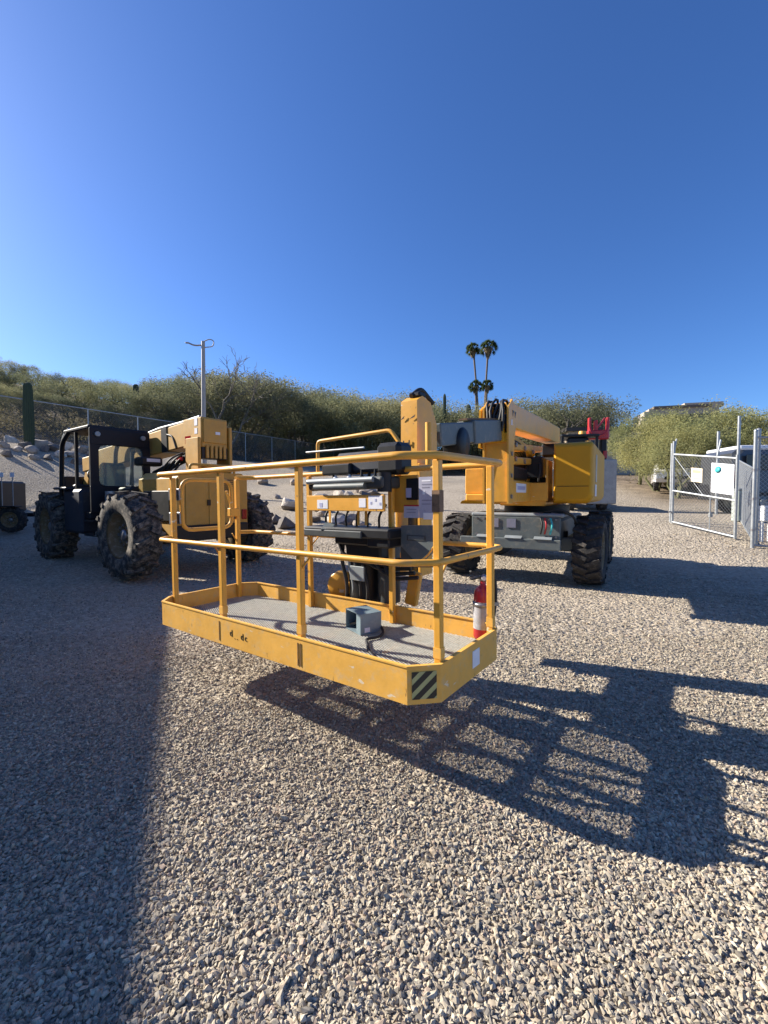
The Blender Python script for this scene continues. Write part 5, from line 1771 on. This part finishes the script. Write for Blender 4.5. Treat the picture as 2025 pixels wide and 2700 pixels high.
def tree_proto(seed, w, h, leafm, barkm, **k):
    tb, cb = tree_meshes(seed, w, h, leafm, barkm, **k)
    o = tb.build('trunk', barkm), cb.build('crown', leafm)
    md = (o[0].data, o[1].data)
    for q in o: bpy.data.objects.remove(q)
    return md + (h,)


PV = [tree_proto(11 + i, 5.4, 4.6, M_LEAF, M_GBARK) for i in range(3)]
MQ = [tree_proto(31 + i, 5.2, 4.4, M_LEAF2, M_BARK, n_cl=80) for i in range(3)]
PB = [tree_proto(51 + i, 5.0, 4.6, M_LEAF3, M_GBARK, n_cl=84, per=150, ls=.11, lw_=.028) for i in range(3)]


def tree(name, proto, x, y, h, rz, label, group, wide=1.0, z=None):
    tm, cm, h0 = proto
    s = h / h0
    t = thing(name, (x, y, zg(x, y) if z is None else z), rz, label, 'tree', group)
    t.scale = (s * wide, s * wide, s)
    for nm, me in (('trunk', tm), ('crown', cm)):
        o = bpy.data.objects.new(nm, me)
        o.parent = t
        COL.objects.link(o)
    return t


# skyline of the left and middle hillside: (px, top py) in the frame, tree distance
tr = random.Random(8)
SKY_PTS = [(-60, 962), (0, 968), (60, 985), (130, 990), (200, 992), (260, 985), (330, 1000), (400, 1012), (470, 1000), (540, 985), (600, 992), (660, 985), (720, 1015), (790, 1040), (850, 1034), (910, 1030), (960, 1015), (1010, 1026), (1060, 1020), (1110, 1050), (1160, 1062), (1220, 1070), (1290, 1055), (1360, 1060), (1430, 1065), (1480, 1042), (1530, 1050), (1580, 1082), (1620, 1120)]


def skyline(px):
    for (a, ya), (b_, yb) in zip(SKY_PTS, SKY_PTS[1:]):
        if a <= px <= b_: return ya + (yb - ya) * (px - a) / (b_ - a)
    return 1100


def put_tree(px, Y, dy, kind, label, group, wide=1.0, hmin=2.6, hmax=7.2):
    x = at(px, 1200, Y).x
    z = zg(x, Y)
    ztop = at(px, skyline(px) + dy, Y).z
    h = ztop - z
    h = max(hmin, min(hmax, h))
    pro = {'pv': PV, 'mq': MQ, 'pb': PB}[kind]
    nm = {'pv': 'palo_verde_tree', 'mq': 'mesquite_tree', 'pb': 'palo_verde_tree'}[kind]
    return tree(nm, tr.choice(pro), x, Y, h, tr.uniform(0, 6.28), label, group, wide)


# nearer row just behind the hillside fence, left to right
front = [(-40, 33, 30, 'pv'), (70, 34, 22, 'pv'), (190, 34, 12, 'pv'), (300, 35, 24, 'pv'), (400, 36, 26, 'mq'), (490, 37, 18, 'mq'), (575, 38, 10, 'mq'), (655, 39, 0, 'mq'), (725, 41, 6, 'mq'),
         (800, 43, 6, 'mq'), (870, 44, 4, 'pv'), (935, 45, 4, 'pv'), (1000, 46, 2, 'pv'), (1060, 46, 6, 'pv')]
desc = {
    0: 'pale green palo verde cut by the left edge on the hillside', 1: 'palo verde behind the fence right of the big saguaro',
    2: 'palo verde on the hillside above the cab of the telehandler', 3: 'palo verde on the hillside left of the light pole',
    4: 'dark mesquite directly left of the light pole', 5: 'grey green mesquite with bare twigs behind the light pole', 6: 'mesquite just right of the light pole',
    7: 'tallest dark mesquite above the telehandler boom', 8: 'dark mesquite in the middle of the hillside', 9: 'mesquite above the end of the fence',
    10: 'palo verde over the console guard hoop', 11: 'feathery palo verde left of the jib head', 12: 'tall palo verde close left of the jib head', 13: 'palo verde partly hidden by the jib head'}
for i, (px, Y, dy, k) in enumerate(front):
    put_tree(px, Y, dy, k, desc[i], None, 1.0 + .15 * tr.random(), 3.2)
# second row and crest
for px in range(-90, 1130, 62):
    Y = tr.uniform(50, 58)
    put_tree(px + tr.uniform(-15, 15), Y, tr.uniform(-2, 14), tr.choice(('pv', 'pv', 'mq')), 'desert tree in the upper row on the hillside', 'trees on the upper hillside', 1.25, 3.0, 8.0)
for px in range(-120, 1150, 85):
    Y = tr.uniform(66, 78)
    put_tree(px + tr.uniform(-20, 20), Y, tr.uniform(0, 10), tr.choice(('pv', 'mq')), 'desert tree along the crest of the hill', 'trees on the hill crest', 1.3, 3.0, 9.0)
# lower filling row close behind the fence
for px in range(-60, 1000, 74):
    Y = 27 + (px + 60) / 1060 * 17 + tr.uniform(-.6, 1.2)
    put_tree(px + tr.uniform(-14, 14), Y, 150, 'mq' if 330 < px < 900 else tr.choice(('pv', 'mq')), 'low bushy desert tree close behind the hillside fence', 'bushy trees close behind the fence', 1.35, 2.2, 3.4)
# middle, behind the lift and below the palms
mid = [(1165, 44, 14, 'pv', 'small palo verde behind the grey telescope of the lift'), (1225, 44, 8, 'pv', 'palo verde left of the short palms'), (1300, 42, 0, 'pv', 'pale palo verde in front of the palm trunks'),
       (1375, 40, 4, 'pv', 'palo verde right of the palms above the boom'), (1440, 38, 10, 'mq', 'grey green tree over the engine hood'), (1490, 36, 0, 'mq', 'round dark green tree above the engine hood'), (1540, 37, 4, 'mq', 'dark green tree sloping down left of the red mast')]
for px, Y, dy, k, lb in mid:
    put_tree(px, Y, dy, k, lb, None, 1.1, 3.0)

for px in range(1060, 1560, 52):
    put_tree(px + tr.uniform(-8, 8), tr.uniform(49, 53), 26, tr.choice(('pv', 'mq')), 'low desert tree filling in behind the boom of the lift', 'low trees behind the boom', 1.4, 2.6, 6.0)

# dead tree with bare twigs by the pole
def dead_tree():
    r = random.Random(4)
    x = at(592, 1000, 34.5).x
    z = zg(x, 34.5)
    t = thing('bare_tree', (x, 34.5, z), 0, 'bare leafless tree with fine twigs right of the light pole', 'tree')
    h = (at(590, 958, 34.5).z - z) * 1.12
    b = MB()
    def grow(p, d, L, rr_, lev):
        e = p + d * L
        pts = limb(b, p, e, rr_, rr_ * .6, r, 4, .07)
        if lev == 0: return
        for _ in range(3):
            nd = (d + Vector((r.gauss(0, .55), r.gauss(0, .55), r.gauss(.1, .35)))).normalized()
            grow(pts[-1], nd, L * r.uniform(.55, .8), rr_ * .6, lev - 1)
    for k in range(3):
        w_ = 2.1 * k + .4
        grow(Vector((0, 0, 0)), Vector((math.cos(w_) * .45, math.sin(w_) * .45, 1)).normalized(), h * .36, .11, 4)
    b.build('branches', M_BARK, t)
    b = MB(); b.tube([(0, 0, -.3), (0, 0, .25)], [.24, .16], 8); b.build('trunk', M_BARK, t)


dead_tree()

# bright palo verdes on the right behind the gate
right = [(1688, 1080, 24, 'pb', 'leftmost bright palo verde at the end of the tan wall', .72), (1735, 1095, 21, 'pb', 'bright yellow green palo verde left of the gate', .85), (1780, 1085, 21.5, 'pb', 'bright palo verde over the left half of the gate', 1.15),
         (1850, 1072, 20.5, 'pb', 'bright palo verde behind the white gate sign', 1.15), (1915, 1062, 22, 'pb', 'tallest bright palo verde in front of the hilltop house', 1.1), (1975, 1095, 20.5, 'pb', 'bright palo verde above the white van roof', 1.15),
         (2040, 1085, 22.5, 'pb', 'bright palo verde cut by the right edge', 1.1), (1790, 1120, 18.6, 'pb', 'low bushy palo verde beside the gravel drive', 1.0), (2085, 1120, 18.0, 'pb', 'low palo verde beyond the right edge post', 1.1)]
for px, py, Y, k, lb, wd in right:
    x = at(px, 1200, Y).x
    z = zg(x, Y)
    h = (at(px, py, Y).z - z) * .97
    tree('palo_verde_tree', tr.choice(PB), x, Y, h, tr.uniform(0, 6.28), lb, None, wd)


# ------------------------------------------------------------------ scrub that covers the hillside
def scrub():
    r = random.Random(21)
    b = MB()
    vs, fs = [], []
    n = 0
    while n < 1500:
        if n < 700:          # thick brush close behind the fence
            q = Vector((F0.x, F0.y)) + Vector((.52, .854)) * r.uniform(-8, 36) - FN * r.uniform(.5, 9)
            x, y = q.x, q.y
            s, per = r.uniform(.7, 1.5), 34
        else:
            x, y = r.uniform(-75, 40), r.uniform(20, 90)
            s, per = r.uniform(.5, 1.3), 18
        d = (x - F0.x) * FN.x + (y - F0.y) * FN.y
        if not (d < -.4 or (y > 34 and x < 16) or (x > 9.5 and y > 17 and y < 50 and x > 9 + .3 * (y - 16))): continue
        n += 1
        c = Vector((x, y, zg(x, y) + s * .4))
        leaf_cloud(b, [c + Vector((r.gauss(0, .3), r.gauss(0, .3), r.uniform(-.1, .3))) * s for _ in range(3)], [s * .75] * 3, per, .17, .03, r, .8)
    o = b.build('desert_scrub', M_SCRUB)
    tag(o, 'dry low scrub covering the desert hillside', 'scrub', kind='stuff')


scrub()


# ------------------------------------------------------------------ palms
def palm(px, py_top, py_cr, Y, lean, label, grp, small=False, crw=1.0):
    p = at(px, py_cr, Y)
    top = at(px, py_top, Y).z
    zc = p.z
    xb = p.x + lean
    z0 = zg(xb, Y)
    t = thing('fan_palm', (xb, Y, z0), 0, label, 'palm', grp)
    dx = p.x - xb
    h = zc - z0
    R = (top - zc) * .85 * crw
    b = MB(); b.tube([(0, 0, -.3), (dx * .2, 0, h * .35), (dx * .6, 0, h * .7), (dx, 0, h)], [.20, .14, .12, .13], 10); b.build('trunk', M_PALMT, t)
    r = random.Random(int(px))
    c = Vector((dx, 0, h))
    b = MB()
    for i in range(64):
        w_ = r.uniform(0, 6.28); el = r.uniform(-.7, 1.45)
        d = Vector((math.cos(w_) * math.cos(el), math.sin(w_) * math.cos(el), math.sin(el)))
        tip = c + d * R * r.uniform(.55, .72)
        side = d.orthogonal().normalized()
        side = Matrix.Rotation(r.uniform(0, 6.28), 3, d) @ side
        for k in range(-5, 6):
            a_ = k * .24
            dd = (d * math.cos(a_) + side * math.sin(a_)).normalized()
            e = tip + dd * R * .42
            e.z -= R * .10
            q = dd.cross(side.cross(d)).normalized() * R * .05
            b.add([tip - q, tip + q, e], [(0, 1, 2)])
        b.tube([c, tip], .025, 4, cap=False)
    b.build('crown', M_PALML, t)
    b = MB()
    for i in range(46):
        w_ = r.uniform(0, 6.28)
        s = R * r.uniform(.12, .48)
        z1 = r.uniform(.0, .25) * R
        L = R * r.uniform(.5, 1.0)
        d = Vector((math.cos(w_), math.sin(w_), 0))
        p0 = c + d * s + Vector((0, 0, -z1 * .3))
        p1 = c + d * s * .55 + Vector((0, 0, -z1 - L))
        q = Vector((-d.y, d.x, 0)) * R * .12
        b.add([p0 - q, p0 + q, p1 + q * .3, p1 - q * .3], [(0, 1, 2, 3)])
    b.build('dead_frond_skirt', M_SKIRT, t)


palm(1248, 897, 922, 60, .9, 'left of the two tall fan palms on the skyline', 'fan palms')
palm(1287, 890, 918, 58, -.5, 'right of the two tall fan palms, the higher crown', 'fan palms', crw=1.1)
palm(1254, 996, 1020, 56, .2, 'left of the two short fan palms below the tall pair', 'fan palms')
palm(1284, 996, 1018, 57, -.2, 'right of the two short fan palms below the tall pair', 'fan palms')


# ------------------------------------------------------------------ buildings in the distance
def hilltop_house():
    Y = 47.0
    A = at(1728, 1075, Y); B = at(1905, 1075, Y)
    z0 = zg((A.x + B.x) / 2, Y) - .8
    ztop = at(1728, 1074, Y).z
    t = thing('hilltop_house', ((A.x + B.x) / 2, Y, z0), rad(-15), 'tan flat roofed stucco house on the rise above the right trees', 'house')
    w = (B.x - A.x) * .92; h = ztop - z0
    b = MB(); b.box((-.5, 3, h / 2), (w, 6, h)); wa = b.build('wall', M_STUCCO, t)
    b = MB(); b.box((-w * .1, 3, h + .12), (w * .82, 6.4, .24)); b.build('roof_edge', mat('brown_fascia', (.17, .135, .105), .8), t)
    b = MB(); b.box((-w * .5 - .75, .6, h / 2 - .2), (.5, 1.6, h - .2)); b.build('wing_wall', M_STUCCOL, t)
    b = MB(); b.box((w * .25, 3.2, h + .35), (w * .55, 5, .5)); b.build('parapet', M_STUCCO, t)
    for x, ww in ((-w * .36, 1.3), (-w * .18, 1.6), (.02 * w, 1.3), (.22 * w, 1.5), (.38 * w, 1.0)):
        b = MB(); b.box((x, -.01, h - 1.25), (ww, .06, 1.1)); wi = b.build('window', M_WIN, t)
        b = MB(); b.box((x, -.05, h - 1.85), (ww + .2, .12, .1)); b.build('sill', M_STUCCOL, wi)
        b = MB(); b.box((x, -.045, h - 1.25), (.05, .02, 1.1)); b.build('mullion', M_ROOFD, wi)


hilltop_house()


def tan_building():
    Y = 33.0
    A = at(1500, 1140, Y); B = at(1676, 1140, Y)
    z0 = zg((A.x + B.x) / 2, Y) - .5
    ztop = at(1600, 1136, Y).z
    t = thing('tan_building', ((A.x + B.x) / 2, Y, z0), rad(-3), 'low tan block building with a dark roof edge behind the red mast', 'building')
    w = B.x - A.x; h = ztop - z0
    b = MB(); b.box((0, 3, h / 2), (w, 6, h)); b.build('wall', M_STUCCO, t)
    b = MB(); b.box((0, 3, h + .10), (w + .5, 6.6, .26)); b.build('roof', M_ROOFD, t)
    for px in (1616, 1560):
        x = at(px, 1170, Y).x - (A.x + B.x) / 2
        b = MB(); b.box((x, -.02, h - 1.05), (.42, .10, 1.1)); wi = b.build('window', M_WIN, t)
        b = MB(); b.box((x, -.04, h - 1.65), (.6, .14, .1)); b.build('sill', M_STUCCOL, wi)
    b = MB(); b.box((-w * .2, -.02, 1.3), (1.0, .08, 2.1)); d = b.build('door', M_ROOFD, t)
    b = MB(); b.cyl((-w * .2 + .38, -.07, 1.3), (-w * .2 + .38, -.12, 1.3), .04, n=8); b.build('handle', M_STEEL, d)


tan_building()
bpy.context.view_layer.update()
